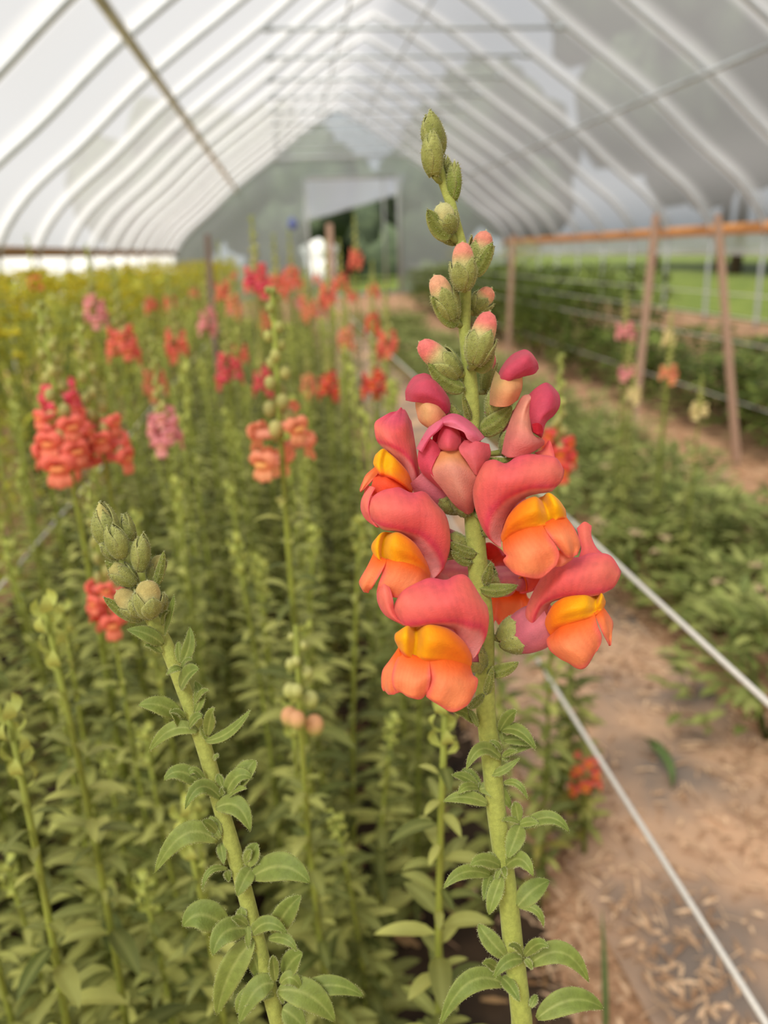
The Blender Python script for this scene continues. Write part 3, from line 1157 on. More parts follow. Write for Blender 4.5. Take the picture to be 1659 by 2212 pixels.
def bloom(sp, fr, d0, tube, stem_px, sheets, calyx=True, solid=.00035):
    """tube: rows (px, py, depth, width_px) from the calyx to the mouth; sheets: (part name, rows, colour)"""
    rows = np.array(tube, float)
    pts = np.array([P(*q[:3]) for q in rows])
    rad = rows[:, 3] * .5 * rows[:, 2] / F_PX
    s = np.linspace(0, 1, 22)
    sm = interp(np.concatenate([np.linspace(0, 1, len(rows))[:, None], pts, rad[:, None]], 1), s)
    mb = MB()
    a = np.linspace(0, 2 * PI, 28, endpoint=False)
    mb.tube(sm[:, :3], np.maximum(sm[:, 3], 2e-4), mixc(lin(206, 96, 124), lin(234, 140, 150), s)[:, None] * (1 + .10 * np.cos(7 * a))[None, :, None], 28, cap=False)
    ob = mb.build('flower', M_PETAL, sp.root, sp.foot)
    for nm, rws, cf in sheets:
        q = MB()
        if nm == 'palate' and len(rws) > 3 and len(rws[-1]) > 3:
            last = [(x, y, m + 2.2) for x, y, m in rws[-1]]
            rws = rws[:-2] + [[(x, y, m * .82) for x, y, m in rws[-2]], last, [(x, y + 16, m - 1) for x, y, m in last]]
        if cf is c_skirt and len(rws) > 3:
            first = [(x, y, m + 2.4) for x, y, m in rws[0]]
            rws = [[(x, y - 16, m - 1.5) for x, y, m in first], first] + rws[1:]
        sp_, sc_ = sheet(fr, d0, rws, cf, 60, 44, even=cf is c_roll)
        U, V = np.meshgrid(np.linspace(0, 1, 60), np.linspace(0, 1, 44))
        h_ = sp.r.uniform(0, 6)
        if cf is c_skirt and len(rws) > 3:
            sp_ = sp_ + (.0009 * np.sin(10 * U + 3 * V + h_) * sstep(.3, 1, V))[..., None] * CT + (.00018 * np.sin(15 * U + h_) * sstep(.75, 1, V))[..., None] * CU
            sc_ = sc_ * (1 + .028 * np.sin(64 * U + 5 * np.sin(4 * V + h_)) * sstep(.15, .4, V))[..., None]
        elif cf is c_roll:
            sp_ = sp_ + (.0005 * np.sin(13 * V + 5 * U + h_))[..., None] * CT + (.0004 * np.sin(23 * V + h_) * (1 - sstep(.2, .4, U)))[..., None] * CU
            sc_ = sc_ * (1 + .035 * np.sin(90 * V + 4 * np.sin(5 * U + h_)))[..., None]
        q.grid(sp_, sc_)
        q.build(nm, M_PETAL, ob, sp.foot, solid=solid)
    c, dd, rad0 = sp.stem_at(*stem_px)
    base, axis = pts[0], unit(pts[1] - pts[0])
    q = MB()
    q.tube([c, c * .5 + base * .5 - CU * .001, base + axis * .001], [rad0 * .36, rad0 * .3, rad0 * .45], C_SEPAL, 10)
    q.build('flower_stalk', M_GREEN, ob, sp.foot)
    if calyx:
        for k in range(5):
            p, cc, nn = shell(base - axis * .0012, axis, CT + CU * .2, .0115, max(rad[:2].max() * 1.02, .0045), k * 2 * PI / 5 + .3, PI / 5 * 1.25, sp.r, .10,
                              col=(mixc(C_SEPAL, C_SEPAL_D, sp.r.uniform(0, .7)), C_SEPAL_L), off=1.1)
            sb = MB()
            sb.grid(p, cc)
            hairs(sb, p, nn, 200, .0007, sp.r)
            sb.build('sepal', M_GREEN, ob, sp.foot, solid=.0003)
    return ob


T = lambda *rows: list(zip(*rows))   # rows given along the lobe; sheets want one list per cross-section

# -- lowest bloom, front left
bloom(main, ZB, .286, [(1036, 1436, .311, 36), (1020, 1420, .308, 56), (990, 1395, .304, 70), (955, 1372, .299, 74)], (1047, 1470), [
    ('upper_lip', [
        [(165, 1400, -4), (155, 1420, -2), (160, 1450, 0), (190, 1500, 1), (215, 1530, -2)], [(240, 1310, -6), (225, 1305, 0), (215, 1400, 6), (250, 1535, 5), (262, 1545, -2)],
        [(370, 1262, -8), (365, 1241, -1), (360, 1390, 8), (400, 1518, 6), (420, 1535, -3)], [(500, 1262, -9), (485, 1245, -2), (500, 1380, 9), (540, 1512, 6), (540, 1560, -4)],
        [(590, 1245, -9), (560, 1212, -3), (585, 1370, 9), (610, 1525, 5), (575, 1600, -5)],
        [(660, 1270, -10), (650, 1232, -3), (665, 1390, 7), (670, 1545, 4), (610, 1640, -5)], [(730, 1385, -10), (738, 1358, -5), (745, 1450, 2), (735, 1560, 0), (650, 1700, -6)],
        [(760, 1470, -10), (779, 1470, -6), (782, 1530, -3), (758, 1630, -4), (672, 1740, -6)], [(700, 1720, -10), (715, 1712, -7), (718, 1722, -6), (703, 1742, -6), (682, 1762, -7)]], c_roll),
    ('upper_lip', [[(62, 1258, -6), (45, 1310, -5), (52, 1390, -4), (100, 1470, -2), (220, 1538, 0)], [(85, 1248, -3), (90, 1310, 1), (105, 1390, 2), (150, 1480, 2), (228, 1540, 1)],
                   [(105, 1252, -3), (135, 1310, 0), (152, 1380, 1), (157, 1430, 0), (237, 1542, 0)]], c_lobe),
    ('palate', [[(230, 1570, -6), (330, 1550, -6), (450, 1550, -6), (560, 1600, -8), (640, 1690, -9)],
                [(172, 1590, 2), (245, 1545, 5), (306, 1562, -1.5), (390, 1538, 6), (520, 1570, 4), (620, 1650, -1), (668, 1730, -5)],
                [(163, 1630, 4), (235, 1615, 11), (302, 1645, 3.5), (385, 1635, 12), (520, 1650, 10), (620, 1710, 4), (672, 1775, -3)],
                [(180, 1670, 4), (235, 1708, 10), (292, 1738, 4.5), (370, 1740, 11), (500, 1740, 9), (610, 1770, 4), (670, 1800, -2)],
                [(190, 1695, 1), (240, 1738, 4), (300, 1760, 3), (380, 1770, 5), (500, 1770, 4), (600, 1790, 1), (662, 1815, -3)]], c_palate(.27, .36)),
    ('lower_lip', [[(385, 1762, 4), (500, 1766, 4), (600, 1786, 1), (665, 1816, -3)], [(398, 1850, 9), (500, 1860, 10), (610, 1870, 7), (680, 1868, -1)],
                   [(400, 1905, 10), (500, 1940, 12), (620, 1950, 9), (713, 1900, 1)], [(376, 1985, 9), (470, 2035, 12), (590, 2050, 10), (702, 1970, 4)],
                   [(370, 2003, 8), (470, 2080, 10), (550, 2112, 9), (640, 2065, 7), (692, 1990, 4)]], c_skirt),
    ('lower_lip', [[(205, 1706, 1), (300, 1756, 3.5), (392, 1766, 4)], [(165, 1790, 5), (280, 1830, 9), (398, 1840, 10)], [(145, 1870, 7), (270, 1920, 12), (400, 1885, 12)],
                   [(150, 1930, 7), (260, 1990, 11), (388, 1960, 11)], [(180, 1975, 6), (230, 2000, 9), (300, 2025, 9), (345, 2022, 9), (372, 1998, 9)]], c_skirt),
    ('lower_lip', [[(185, 1690, 1), (190, 1720, 2), (205, 1740, 2)], [(130, 1770, 0), (155, 1790, 3), (180, 1800, 4)], [(82, 1840, -2), (120, 1860, 2), (165, 1880, 5)],
                   [(75, 1930, -3), (110, 1950, 1), (160, 1940, 5)], [(85, 1970, -3), (125, 1995, 0), (185, 1992, 4)]], c_skirt)])
# -- middle left bloom
bloom(main, ZA, .297, [(1006, 1180, .314, 34), (985, 1178, .313, 54), (950, 1168, .312, 66), (900, 1152, .309, 70)], (1026, 1190), [
    ('upper_lip', [
        [(140, 590, -5), (132, 600, -2), (140, 620, 0), (160, 660, 1), (200, 700, -2)], [(190, 530, -7), (178, 522, 0), (185, 600, 6), (215, 690, 5), (230, 715, -1)],
        [(290, 510, -8), (280, 492, -1), (285, 600, 8), (300, 706, 5), (300, 725, -3)], [(375, 535, -9), (365, 512, -2), (385, 610, 8), (385, 728, 4), (355, 755, -5)],
        [(430, 535, -10), (432, 514, -3), (445, 620, 7), (430, 745, 3), (385, 780, -5)],
        [(480, 575, -10), (490, 555, -4), (505, 650, 5), (480, 790, 1), (415, 830, -6)], [(540, 640, -10), (560, 640, -6), (555, 730, 1), (522, 850, -2), (450, 890, -7)],
        [(560, 800, -11), (580, 770, -7), (578, 830, -4), (542, 920, -5), (470, 945, -8)], [(530, 930, -11), (548, 930, -8), (535, 945, -7), (510, 968, -7), (475, 992, -8)]], c_roll),
    ('upper_lip', [[(150, 478, -6), (108, 540, -6), (100, 600, -5), (125, 655, -3), (180, 697, 0)], [(165, 482, -3), (125, 545, -1), (125, 610, 0), (150, 660, 0), (187, 700, 1)],
                   [(178, 487, -3), (150, 545, 0), (142, 600, 1), (152, 645, 1), (195, 702, 0)]], c_lobe),
    ('palate', [[(220, 735, -6), (290, 735, -6), (360, 770, -7), (430, 860, -9)], [(172, 775, 0), (210, 735, 3), (238, 746, -1.5), (300, 733, 5), (390, 790, 3), (450, 880, -4)],
                [(157, 810, 2), (190, 800, 7), (216, 820, 2), (280, 800, 11), (370, 830, 9), (440, 890, 2), (473, 945, -5)],
                [(165, 840, 3), (195, 865, 8), (224, 882, 3.5), (290, 875, 11), (370, 882, 9), (440, 920, 3), (474, 965, -5)],
                [(170, 852, 1), (205, 880, 4), (240, 893, 4), (300, 897, 7), (380, 907, 5), (440, 945, 1), (473, 985, -5)]], c_palate(.24, .36)),
    ('lower_lip', [[(222, 888, 4), (320, 900, 7), (420, 932, 3), (472, 978, -4)], [(215, 950, 8), (310, 970, 10), (410, 985, 7), (470, 994, 0)], [(195, 1010, 8), (290, 1030, 10), (390, 1040, 8), (458, 1012, 2)],
                   [(188, 1050, 6), (270, 1080, 8), (370, 1075, 7), (430, 1042, 2)]], c_skirt),
    ('lower_lip', [[(165, 850, 1), (200, 875, 3), (236, 890, 5)], [(135, 915, 3), (175, 925, 8), (222, 925, 9)], [(95, 985, 3), (140, 990, 8), (197, 970, 9)], [(92, 1010, 2), (120, 1035, 6), (175, 1005, 8)],
                   [(105, 1040, 1), (135, 1057, 3), (157, 1030, 5)]], c_skirt)])
# -- upper left bloom, turned away to the left
bloom(main, ZA, .306, [(996, 1096, .312, 34), (975, 1080, .312, 58), (945, 1050, .312, 84), (910, 1015, .311, 96)], (1022, 1110), [
    ('upper_lip', [
        [(245, 92, -4), (182, 130, -2), (174, 170, 0), (190, 235, 1), (240, 284, -2)], [(310, 58, -8), (245, 130, 2), (238, 200, 7), (262, 260, 7), (295, 335, -1)],
        [(328, 60, -11), (330, 140, 0), (322, 220, 5), (330, 300, 6), (345, 385, -2)], [(365, 110, -14), (378, 200, -6), (378, 280, 0), (385, 370, 2), (375, 460, -3)],
        [(378, 160, -15), (398, 280, -9), (412, 380, -6), (420, 470, -5), (405, 524, -4)]], c_roll),
    ('palate', [[(230, 300, -4), (300, 350, -5), (360, 430, -6)], [(185, 303, 1), (218, 277, 3), (240, 292, 2), (290, 335, 4), (350, 400, 0), (379, 460, -4)],
                [(168, 350, 3), (198, 350, 7), (225, 365, 5), (270, 380, 9), (340, 430, 5), (380, 490, -3)], [(178, 378, 2), (205, 400, 6), (230, 408, 5), (270, 420, 8), (330, 460, 5), (378, 508, -3)]], c_palate(.22, .33)),
    ('lower_lip', [[(185, 383, 1), (240, 408, 5), (310, 450, 4), (377, 506, -3)], [(165, 450, 3), (230, 460, 8), (300, 490, 7), (372, 517, -1)], [(155, 490, 2), (210, 510, 6), (290, 528, 6), (362, 530, 0)],
                   [(150, 525, 1), (210, 545, 4), (280, 552, 4), (350, 542, 0)]], lambda U, V: mixc(lin(250, 96, 40), C_SKIRT_E, .5 * V)),
    ('lower_lip', [[(172, 378, 1), (185, 390, 3), (197, 402, 4)], [(125, 420, -1), (145, 432, 1), (168, 440, 2)], [(97, 488, -2), (106, 495, -1), (120, 490, 0)], [(96, 508, -2), (99, 509, -2), (103, 506, -2)]], c_skirt),
    ('lower_lip', [[(150, 478, -2), (165, 485, -1), (180, 490, -2)], [(128, 480, -3), (150, 520, -2), (175, 530, -2)], [(110, 545, -4), (130, 580, -3), (150, 590, -3)]], c_lobe)])
# -- upper right bloom
bloom(main, ZB, .290, [(1046, 1146, .309, 34), (1062, 1136, .308, 52), (1094, 1115, .305, 66), (1130, 1088, .301, 72)], (1027, 1160), [
    ('upper_lip', [
        [(1270, 500, -6), (1283, 520, -2), (1272, 570, 0), (1240, 612, 0), (1205, 647, -3)], [(1215, 455, -8), (1218, 425, 0), (1210, 520, 6), (1180, 622, 5), (1165, 655, -2)],
        [(1090, 430, -9), (1080, 403, -1), (1075, 520, 8), (1060, 627, 6), (1060, 675, -4)], [(985, 455, -9), (985, 420, -2), (975, 545, 9), (965, 660, 6), (990, 715, -5)],
        [(905, 485, -10), (900, 462, -3), (895, 560, 9), (895, 700, 5), (960, 745, -6)],
        [(830, 485, -10), (815, 448, -4), (825, 565, 7), (845, 750, 3), (925, 785, -6)], [(730, 530, -11), (725, 492, -7), (745, 600, 2), (800, 810, 0), (890, 850, -7)],
        [(700, 640, -12), (682, 630, -8), (700, 730, -4), (778, 895, -3), (872, 920, -8)], [(725, 820, -12), (706, 790, -9), (742, 890, -7), (800, 965, -6), (868, 972, -8)],
        [(800, 965, -11), (788, 958, -9), (820, 992, -8), (850, 1012, -8), (872, 1024, -8)]], c_roll),
    ('upper_lip', [[(1090, 395, -9), (1150, 372, -8), (1180, 316, -7)], [(1120, 408, -7), (1165, 390, -6), (1195, 318, -6)], [(1150, 418, -6), (1185, 402, -5), (1212, 370, -6)], [(1205, 432, -4), (1220, 430, -4), (1222, 418, -5)]], c_lobe),
    ('palate', [[(930, 850, -8), (1000, 760, -7), (1080, 710, -6), (1180, 680, -6), (1250, 720, -7)],
                [(885, 900, -3), (920, 810, 1), (1000, 725, 4), (1090, 688, 6), (1144, 716, -1), (1185, 664, 5), (1240, 698, 3), (1287, 760, -2)],
                [(867, 950, -3), (920, 870, 5), (1010, 800, 10), (1100, 770, 12), (1174, 786, 4.5), (1225, 740, 9), (1265, 750, 6), (1296, 790, 0)],
                [(873, 978, -2), (930, 912, 5), (1020, 870, 10), (1110, 850, 11), (1192, 848, 5), (1240, 812, 8), (1275, 802, 6), (1297, 815, 1)],
                [(880, 990, -4), (940, 930, 1), (1030, 895, 5), (1115, 880, 6), (1180, 870, 5), (1230, 840, 4), (1270, 822, 3), (1302, 832, 0)]], c_palate(.70, .36)),
    ('lower_lip', [[(878, 983, -4), (950, 930, 1), (1040, 895, 5), (1150, 885, 6)], [(884, 1050, 0), (970, 1000, 7), (1070, 970, 10), (1190, 950, 9)], [(903, 1078, 2), (990, 1080, 10), (1100, 1060, 12), (1232, 1010, 10)],
                   [(884, 1105, 2), (980, 1150, 9), (1100, 1150, 11), (1252, 1068, 9)], [(903, 1145, 2), (965, 1195, 7), (1060, 1226, 9), (1150, 1217, 9), (1230, 1140, 8)]], c_skirt),
    ('lower_lip', [[(1150, 880, 5), (1220, 843, 4), (1302, 825, 0)], [(1175, 925, 9), (1260, 900, 9), (1342, 880, 4)], [(1210, 970, 10), (1295, 970, 11), (1382, 960, 5)], [(1260, 1035, 9), (1320, 1035, 10), (1393, 1010, 4)],
                   [(1300, 1082, 7), (1335, 1092, 7), (1378, 1060, 5)]], c_skirt),
    ('lower_lip', [[(1240, 1040, 3), (1290, 1040, 4), (1340, 1040, 2)], [(1235, 1110, 4), (1285, 1110, 5), (1340, 1095, 2)], [(1225, 1150, 3), (1270, 1145, 4), (1320, 1112, 2)]], flat_c(lin(244, 150, 120)))])
# -- lower right bloom
bloom(main, ZB, .297, [(1084, 1384, .313, 46), (1104, 1376, .312, 74), (1132, 1366, .311, 94), (1162, 1352, .309, 98), (1196, 1336, .306, 76)], (1044, 1345), [
    ('upper_lip', [
        [(1645, 1180, -6), (1660, 1190, -2), (1645, 1240, 0), (1610, 1292, 0), (1545, 1322, -3)], [(1585, 1100, -8), (1585, 1072, -1), (1570, 1180, 6), (1530, 1317, 5), (1505, 1340, -3)],
        [(1470, 1110, -9), (1480, 1062, -2), (1460, 1190, 8), (1420, 1332, 6), (1400, 1350, -4)], [(1390, 1115, -9), (1400, 1092, -2), (1370, 1210, 9), (1350, 1336, 6), (1350, 1352, -4)],
        [(1310, 1115, -9), (1310, 1090, -2), (1290, 1220, 9), (1280, 1342, 6), (1300, 1358, -4)],
        [(1210, 1165, -10), (1205, 1140, -4), (1205, 1265, 6), (1190, 1368, 3), (1215, 1376, -5)], [(1130, 1265, -11), (1115, 1258, -6), (1130, 1345, 1), (1125, 1412, -1), (1185, 1405, -7)],
        [(1060, 1400, -11), (1045, 1405, -7), (1062, 1460, -4), (1088, 1500, -4), (1165, 1490, -8)], [(1050, 1490, -11), (1034, 1495, -8), (1060, 1532, -6), (1100, 1562, -6), (1160, 1572, -8)],
        [(1120, 1590, -11), (1115, 1585, -8), (1135, 1602, -8), (1155, 1612, -8), (1170, 1618, -8)]], c_roll),
    ('upper_lip', [[(1370, 895, -12), (1385, 960, -10), (1400, 1030, -8), (1380, 1100, -6)], [(1420, 852, -12), (1425, 940, -9), (1440, 1020, -7), (1450, 1095, -4)],
                   [(1467, 878, -13), (1466, 950, -11), (1500, 1025, -10), (1548, 1068, -7)]], c_lobe),
    ('palate', [[(1210, 1440, -8), (1280, 1380, -6), (1400, 1350, -6), (1500, 1340, -6)], [(1180, 1460, -2), (1220, 1398, 2), (1300, 1352, 5), (1420, 1338, 6), (1492, 1350, -1), (1530, 1324, 4), (1554, 1370, -1)],
                [(1160, 1520, -2), (1215, 1470, 5), (1310, 1430, 10), (1420, 1410, 11), (1493, 1406, 5), (1525, 1385, 7), (1558, 1395, 1)],
                [(1175, 1570, -1), (1225, 1530, 6), (1320, 1490, 10), (1420, 1465, 11), (1491, 1445, 6), (1530, 1425, 6), (1551, 1415, 1)],
                [(1195, 1605, -3), (1240, 1560, 1), (1330, 1520, 5), (1420, 1495, 6), (1490, 1467, 5), (1530, 1442, 3), (1546, 1430, 0)]], c_palate(.66, .40)),
    ('lower_lip', [[(1193, 1606, -4), (1260, 1554, 2), (1360, 1518, 5), (1492, 1470, 5)], [(1170, 1640, 0), (1270, 1630, 8), (1380, 1600, 11), (1508, 1540, 9)], [(1190, 1700, 1), (1290, 1700, 10), (1400, 1680, 12), (1533, 1600, 9)],
                   [(1248, 1750, 2), (1320, 1765, 8), (1420, 1750, 11), (1530, 1655, 8)], [(1300, 1782, 3), (1370, 1819, 6), (1415, 1822, 7), (1460, 1778, 7), (1505, 1705, 7)]], c_skirt),
    ('lower_lip', [[(1490, 1468, 4), (1520, 1444, 3), (1548, 1420, 0)], [(1515, 1530, 8), (1550, 1500, 8), (1582, 1470, 2)], [(1535, 1580, 8), (1575, 1570, 7), (1610, 1520, 2)], [(1560, 1630, 6), (1585, 1620, 5), (1607, 1580, 2)],
                   [(1582, 1666, 4), (1588, 1674, 4), (1595, 1660, 3)]], c_skirt)])
# -- two blooms behind the stem, seen from the back
main.flower(1100, 1240, .345, 150, -8, 0, .8, (1030, 1260), 6)
main.flower(960, 1225, .345, -150, -8, 0, .8, (1030, 1230), 7)
# -- bloom hanging half open in the middle
MAG, MAG2 = lin(236, 100, 132), lin(240, 128, 150)
bloom(main, ZB, .300, [(1006, 1108, .307, 12), (1000, 1085, .306, 30), (988, 1050, .306, 70), (978, 1010, .307, 96), (972, 965, .307, 90), (968, 935, .307, 40)], (1022, 1120), [
    ('lower_lip', [[(445, 395, 2), (520, 372, 4), (605, 372, 3)], [(398, 520, 4), (540, 470, 10), (702, 530, 4)], [(475, 632, 2), (580, 600, 9), (692, 640, 2)], [(558, 737, -1), (620, 710, 5), (690, 740, -1)], [(628, 797, -4), (650, 800, -3), (680, 786, -4)]],
     lambda U, V: mixc(mixc(lin(244, 178, 112), lin(240, 172, 152), sstep(.05, .35, V)), lin(228, 116, 124), .75 * sstep(.55, 1, V) + .35 * (np.abs(U - .5) * 2) ** 3)),
    ('lower_lip', [[(345, 300, 2), (318, 400, 1), (320, 470, 0), (350, 532, -1), (470, 642, -4)], [(400, 300, 5), (390, 400, 4), (380, 470, 4), (390, 530, 3), (480, 637, 0)], [(470, 360, 2), (458, 400, 3), (428, 450, 5), (408, 522, 5), (487, 632, 2)]],
     lambda U, V: mixc(lin(232, 92, 116), lin(226, 84, 104), U)),
    ('lower_lip', [[(625, 310, 3), (700, 316, 6), (787, 335, 2)], [(588, 370, 6), (690, 400, 9), (798, 400, 1)], [(640, 452, 7), (700, 470, 8), (778, 450, 1)], [(690, 532, 5), (705, 542, 5), (717, 547, 2)]], lambda U, V: mixc(lin(238, 112, 124), lin(240, 140, 140), V)),
    ('throat', [[(420, 240, -3), (560, 215, -3), (700, 270, -3)], [(400, 400, -3), (550, 400, -3), (700, 400, -3)]], flat_c(lin(206, 44, 70))),
    ('upper_lip', [[(482, 165, 2), (420, 190, 1), (368, 257, 0), (306, 367, -1)], [(482, 185, 6), (440, 230, 8), (385, 285, 8), (328, 380, 5)], [(488, 207, 5), (450, 250, 8), (397, 300, 8), (345, 392, 5)]], lambda U, V: mixc(lin(244, 140, 168), lin(236, 104, 140), V)),
    ('upper_lip', [[(472, 165, 2), (540, 135, 1), (610, 153, 0), (692, 215, -2), (758, 292, -2)], [(480, 190, 6), (550, 180, 8), (620, 215, 8), (690, 265, 7), (732, 312, 4)], [(488, 208, 5), (555, 230, 8), (620, 257, 9), (645, 302, 8), (682, 327, 6)]],
     lambda U, V: mixc(lin(240, 108, 150), lin(244, 150, 170), V)),
    ('palate', [[(480, 210, 2), (540, 205, 1), (590, 260, 0)], [(448, 300, 3), (520, 290, 9), (600, 300, 3)], [(458, 360, 3), (520, 365, 9), (596, 366, 3)], [(508, 382, 3), (530, 383, 4), (562, 380, 3)]], flat_c(lin(234, 84, 110), lin(240, 128, 136)))])
HOOD = lambda U, V: mixc(lin(214, 76, 108), lin(224, 92, 116), .5 + .5 * np.sin(V * 5))
# -- right, hood folded down
bloom(main, ZC, .296, [(1096, 980, .307, 36), (1108, 955, .305, 56), (1126, 915, .303, 62), (1144, 885, .301, 50), (1154, 870, .301, 20)], (1020, 985), [
    ('lower_lip', [[(728, 2272, -3), (752, 2155, -2), (806, 2000, -2), (863, 1902, -2), (912, 1888, -2)], [(785, 2296, 3), (815, 2175, 7), (850, 2030, 7), (885, 1945, 5), (920, 1902, 1)],
                   [(902, 2272, 4), (912, 2204, 8), (885, 2097, 8), (892, 1990, 5), (926, 1922, 1)], [(1000, 2214, -2), (1000, 2184, 2), (930, 2145, 5), (912, 2030, 3), (936, 1940, 0)]],
     lambda U, V: mixc(lin(236, 140, 136), lin(246, 192, 156), sstep(.1, .7, U) * (.4 + .6 * V))),
    ('upper_lip', [[(905, 1890, -2), (884, 1960, 0), (880, 2040, 1), (918, 2120, 2), (985, 2168, 2)], [(950, 1848, 2), (960, 1930, 7), (960, 2030, 8), (960, 2090, 7), (992, 2152, 5)],
                   [(1010, 1814, 2), (1040, 1890, 8), (1040, 1980, 9), (1000, 2040, 8), (998, 2120, 5)], [(1050, 1832, -1), (1097, 1890, 2), (1102, 1960, 3), (1062, 2025, 4), (1008, 2062, 3)]], HOOD),
    ('upper_lip', [[(925, 2078, 8), (960, 2072, 9), (988, 2090, 8)], [(935, 2132, 7), (965, 2145, 8), (995, 2132, 7)]], flat_c(lin(206, 40, 60)))])
# -- right, smaller hooded bud
bloom(main, ZC, .298, [(1062, 898, .306, 34), (1074, 872, .305, 48), (1092, 838, .304, 54), (1108, 812, .303, 40), (1116, 800, .303, 16)], (1020, 920), [
    ('lower_lip', [[(652, 1955, -2), (658, 1850, -1), (690, 1735, -2)], [(700, 1968, 4), (710, 1860, 6), (735, 1785, 5)], [(770, 1963, 5), (785, 1870, 8), (775, 1795, 6)], [(832, 1922, 0), (860, 1840, 2), (860, 1765, 3)]],
     lambda U, V: mixc(mixc(lin(206, 186, 122), lin(240, 190, 130), sstep(.1, .6, V)), lin(236, 140, 120), .5 * (1 - U))),
    ('upper_lip', [[(694, 1797, -1), (725, 1720, -1), (790, 1638, -1), (870, 1600, -1), (897, 1605, -1)], [(710, 1828, 2), (750, 1740, 7), (820, 1680, 8), (890, 1640, 7), (925, 1630, 2)], [(745, 1852, 2), (780, 1790, 7), (850, 1740, 8), (910, 1700, 7), (957, 1680, 2)],
                   [(750, 1848, 0), (790, 1808, 3), (860, 1775, 4), (937, 1755, 3), (965, 1722, 0)]], HOOD)])
main.bract(main.root.children[-1], (1036, 930, 1106, 878, 44))
# -- left hooded bud
bloom(main, ZC, .302, [(992, 918, .311, 30), (975, 905, .310, 44), (948, 890, .308, 50), (928, 878, .307, 42), (912, 868, .307, 20)], (1016, 925), [
    ('lower_lip', [[(172, 1940, -1), (178, 1990, -1), (200, 2062, -1), (262, 2110, -2)], [(230, 1935, 5), (240, 1990, 6), (250, 2055, 5), (280, 2115, 2)], [(310, 1955, 5), (315, 2000, 6), (322, 2050, 5), (332, 2115, 2)], [(368, 2005, 1), (368, 2030, 1), (368, 2060, 0), (374, 2110, -2)]],
     lambda U, V: mixc(lin(240, 170, 130), lin(242, 196, 140), .5 + .5 * np.sin(V * 6))),
    ('upper_lip', [[(110, 1927, -2), (110, 1860, -1), (158, 1778, -2), (225, 1753, -2), (260, 1763, -2)], [(150, 1935, 3), (170, 1870, 7), (220, 1810, 7), (270, 1790, 4), (300, 1788, 0)], [(220, 1943, 5), (250, 1890, 9), (290, 1850, 8), (320, 1830, 4), (342, 1838, -1)],
                   [(330, 1978, 4), (350, 1940, 6), (365, 1910, 4), (377, 1900, 1), (382, 1910, -2)], [(372, 2020, 1), (392, 1990, 1), (396, 1960, 0), (394, 1945, -1), (392, 1940, -2)]], HOOD)])
# bracts and calyx leaves showing along the stem between the blooms
for br in [(1036, 1270, 1118, 1264, 30), (1052, 1452, 1120, 1430, 30), (1050, 1500, 1064, 1440, 20), (1030, 1195, 970, 1170, 26), (1020, 1215, 975, 1190, 22), (1048, 1265, 1060, 1215, 24),
           (1044, 1500, 1010, 1528, 20), (1026, 1100, 1050, 1110, 22), (1024, 990, 1110, 990, 24), (1018, 905, 1000, 850, 16)]:
    main.bract(main.root, br)

for L_ in [
    (1079, 1580, 1117, 1537, 24), (1082, 1578, 1157, 1620, 26, 1122, 1580), (1088, 1600, 1152, 1612, 22), (1092, 1632, 1156, 1612, 18),
    (1027, 1560, 977, 1538, 26), (1032, 1570, 1010, 1532, 12), (1082, 1640, 1007, 1664, 26, 1040, 1618), (1082, 1625, 1058, 1601, 10, 1074, 1608),
    (1063, 1672, 1124, 1636, 16, 1090, 1662), (1085, 1635, 1118, 1624, 12), (1090, 1610, 1080, 1575, 14), (1084, 1640, 1100, 1640, 10),
    (1054, 1738, 958, 1731, 26, 1006, 1722), (1032, 1700, 976, 1675, 20), (1036, 1705, 998, 1662, 24), (1034, 1706, 1106, 1750, 32, 1074, 1708),
    (1088, 1692, 1140, 1727, 14, 1118, 1694), (1034, 1702, 990, 1716, 18, 1008, 1700), (1038, 1714, 1036, 1690, 8),
    (1128, 1790, 1230, 1798, 26, 1185, 1766), (1120, 1776, 1110, 1732, 24), (1124, 1782, 1096, 1854, 34, 1112, 1815, -.008), (1122, 1782, 1165, 1780, 18),
    (1122, 1778, 1084, 1773, 10), (1092, 1873, 1152, 1893, 30, 1124, 1856), (1082, 1872, 1016, 1870, 26, 1046, 1858), (1062, 1892, 958, 1920, 26, 1004, 1884),
    (1084, 1893, 1056, 1976, 28, 1068, 1935, -.006), (1080, 1874, 1053, 1842, 12), (1118, 1958, 1187, 1902, 40, 1150, 1924, .004), (1122, 1960, 1174, 2002, 16, 1158, 1966),
    (1060, 1890, 1045, 1945, 20), (1082, 1876, 1068, 1905, 10), (1086, 1874, 1092, 1898, 10), (1094, 2068, 1034, 1996, 34, 1058, 2030, .004), (1130, 2066, 1098, 2044, 12),
    (1132, 2066, 1184, 2046, 22, 1160, 2040), (1142, 2086, 1272, 2122, 40, 1214, 2058), (1130, 2073, 1067, 2112, 24, 1096, 2078), (1092, 2128, 950, 2216, 40, 1014, 2122),
    (1084, 2112, 1122, 2164, 24), (1076, 2098, 1042, 2082, 18), (1134, 2072, 1150, 2094, 12), (1160, 2200, 1304, 2180, 44, 1236, 2160), (1146, 2176, 1160, 2150, 14),
    (1098, 2250, 1020, 2300, 44), (1140, 2270, 1220, 2320, 44)]:
    main.leaf(*L_)

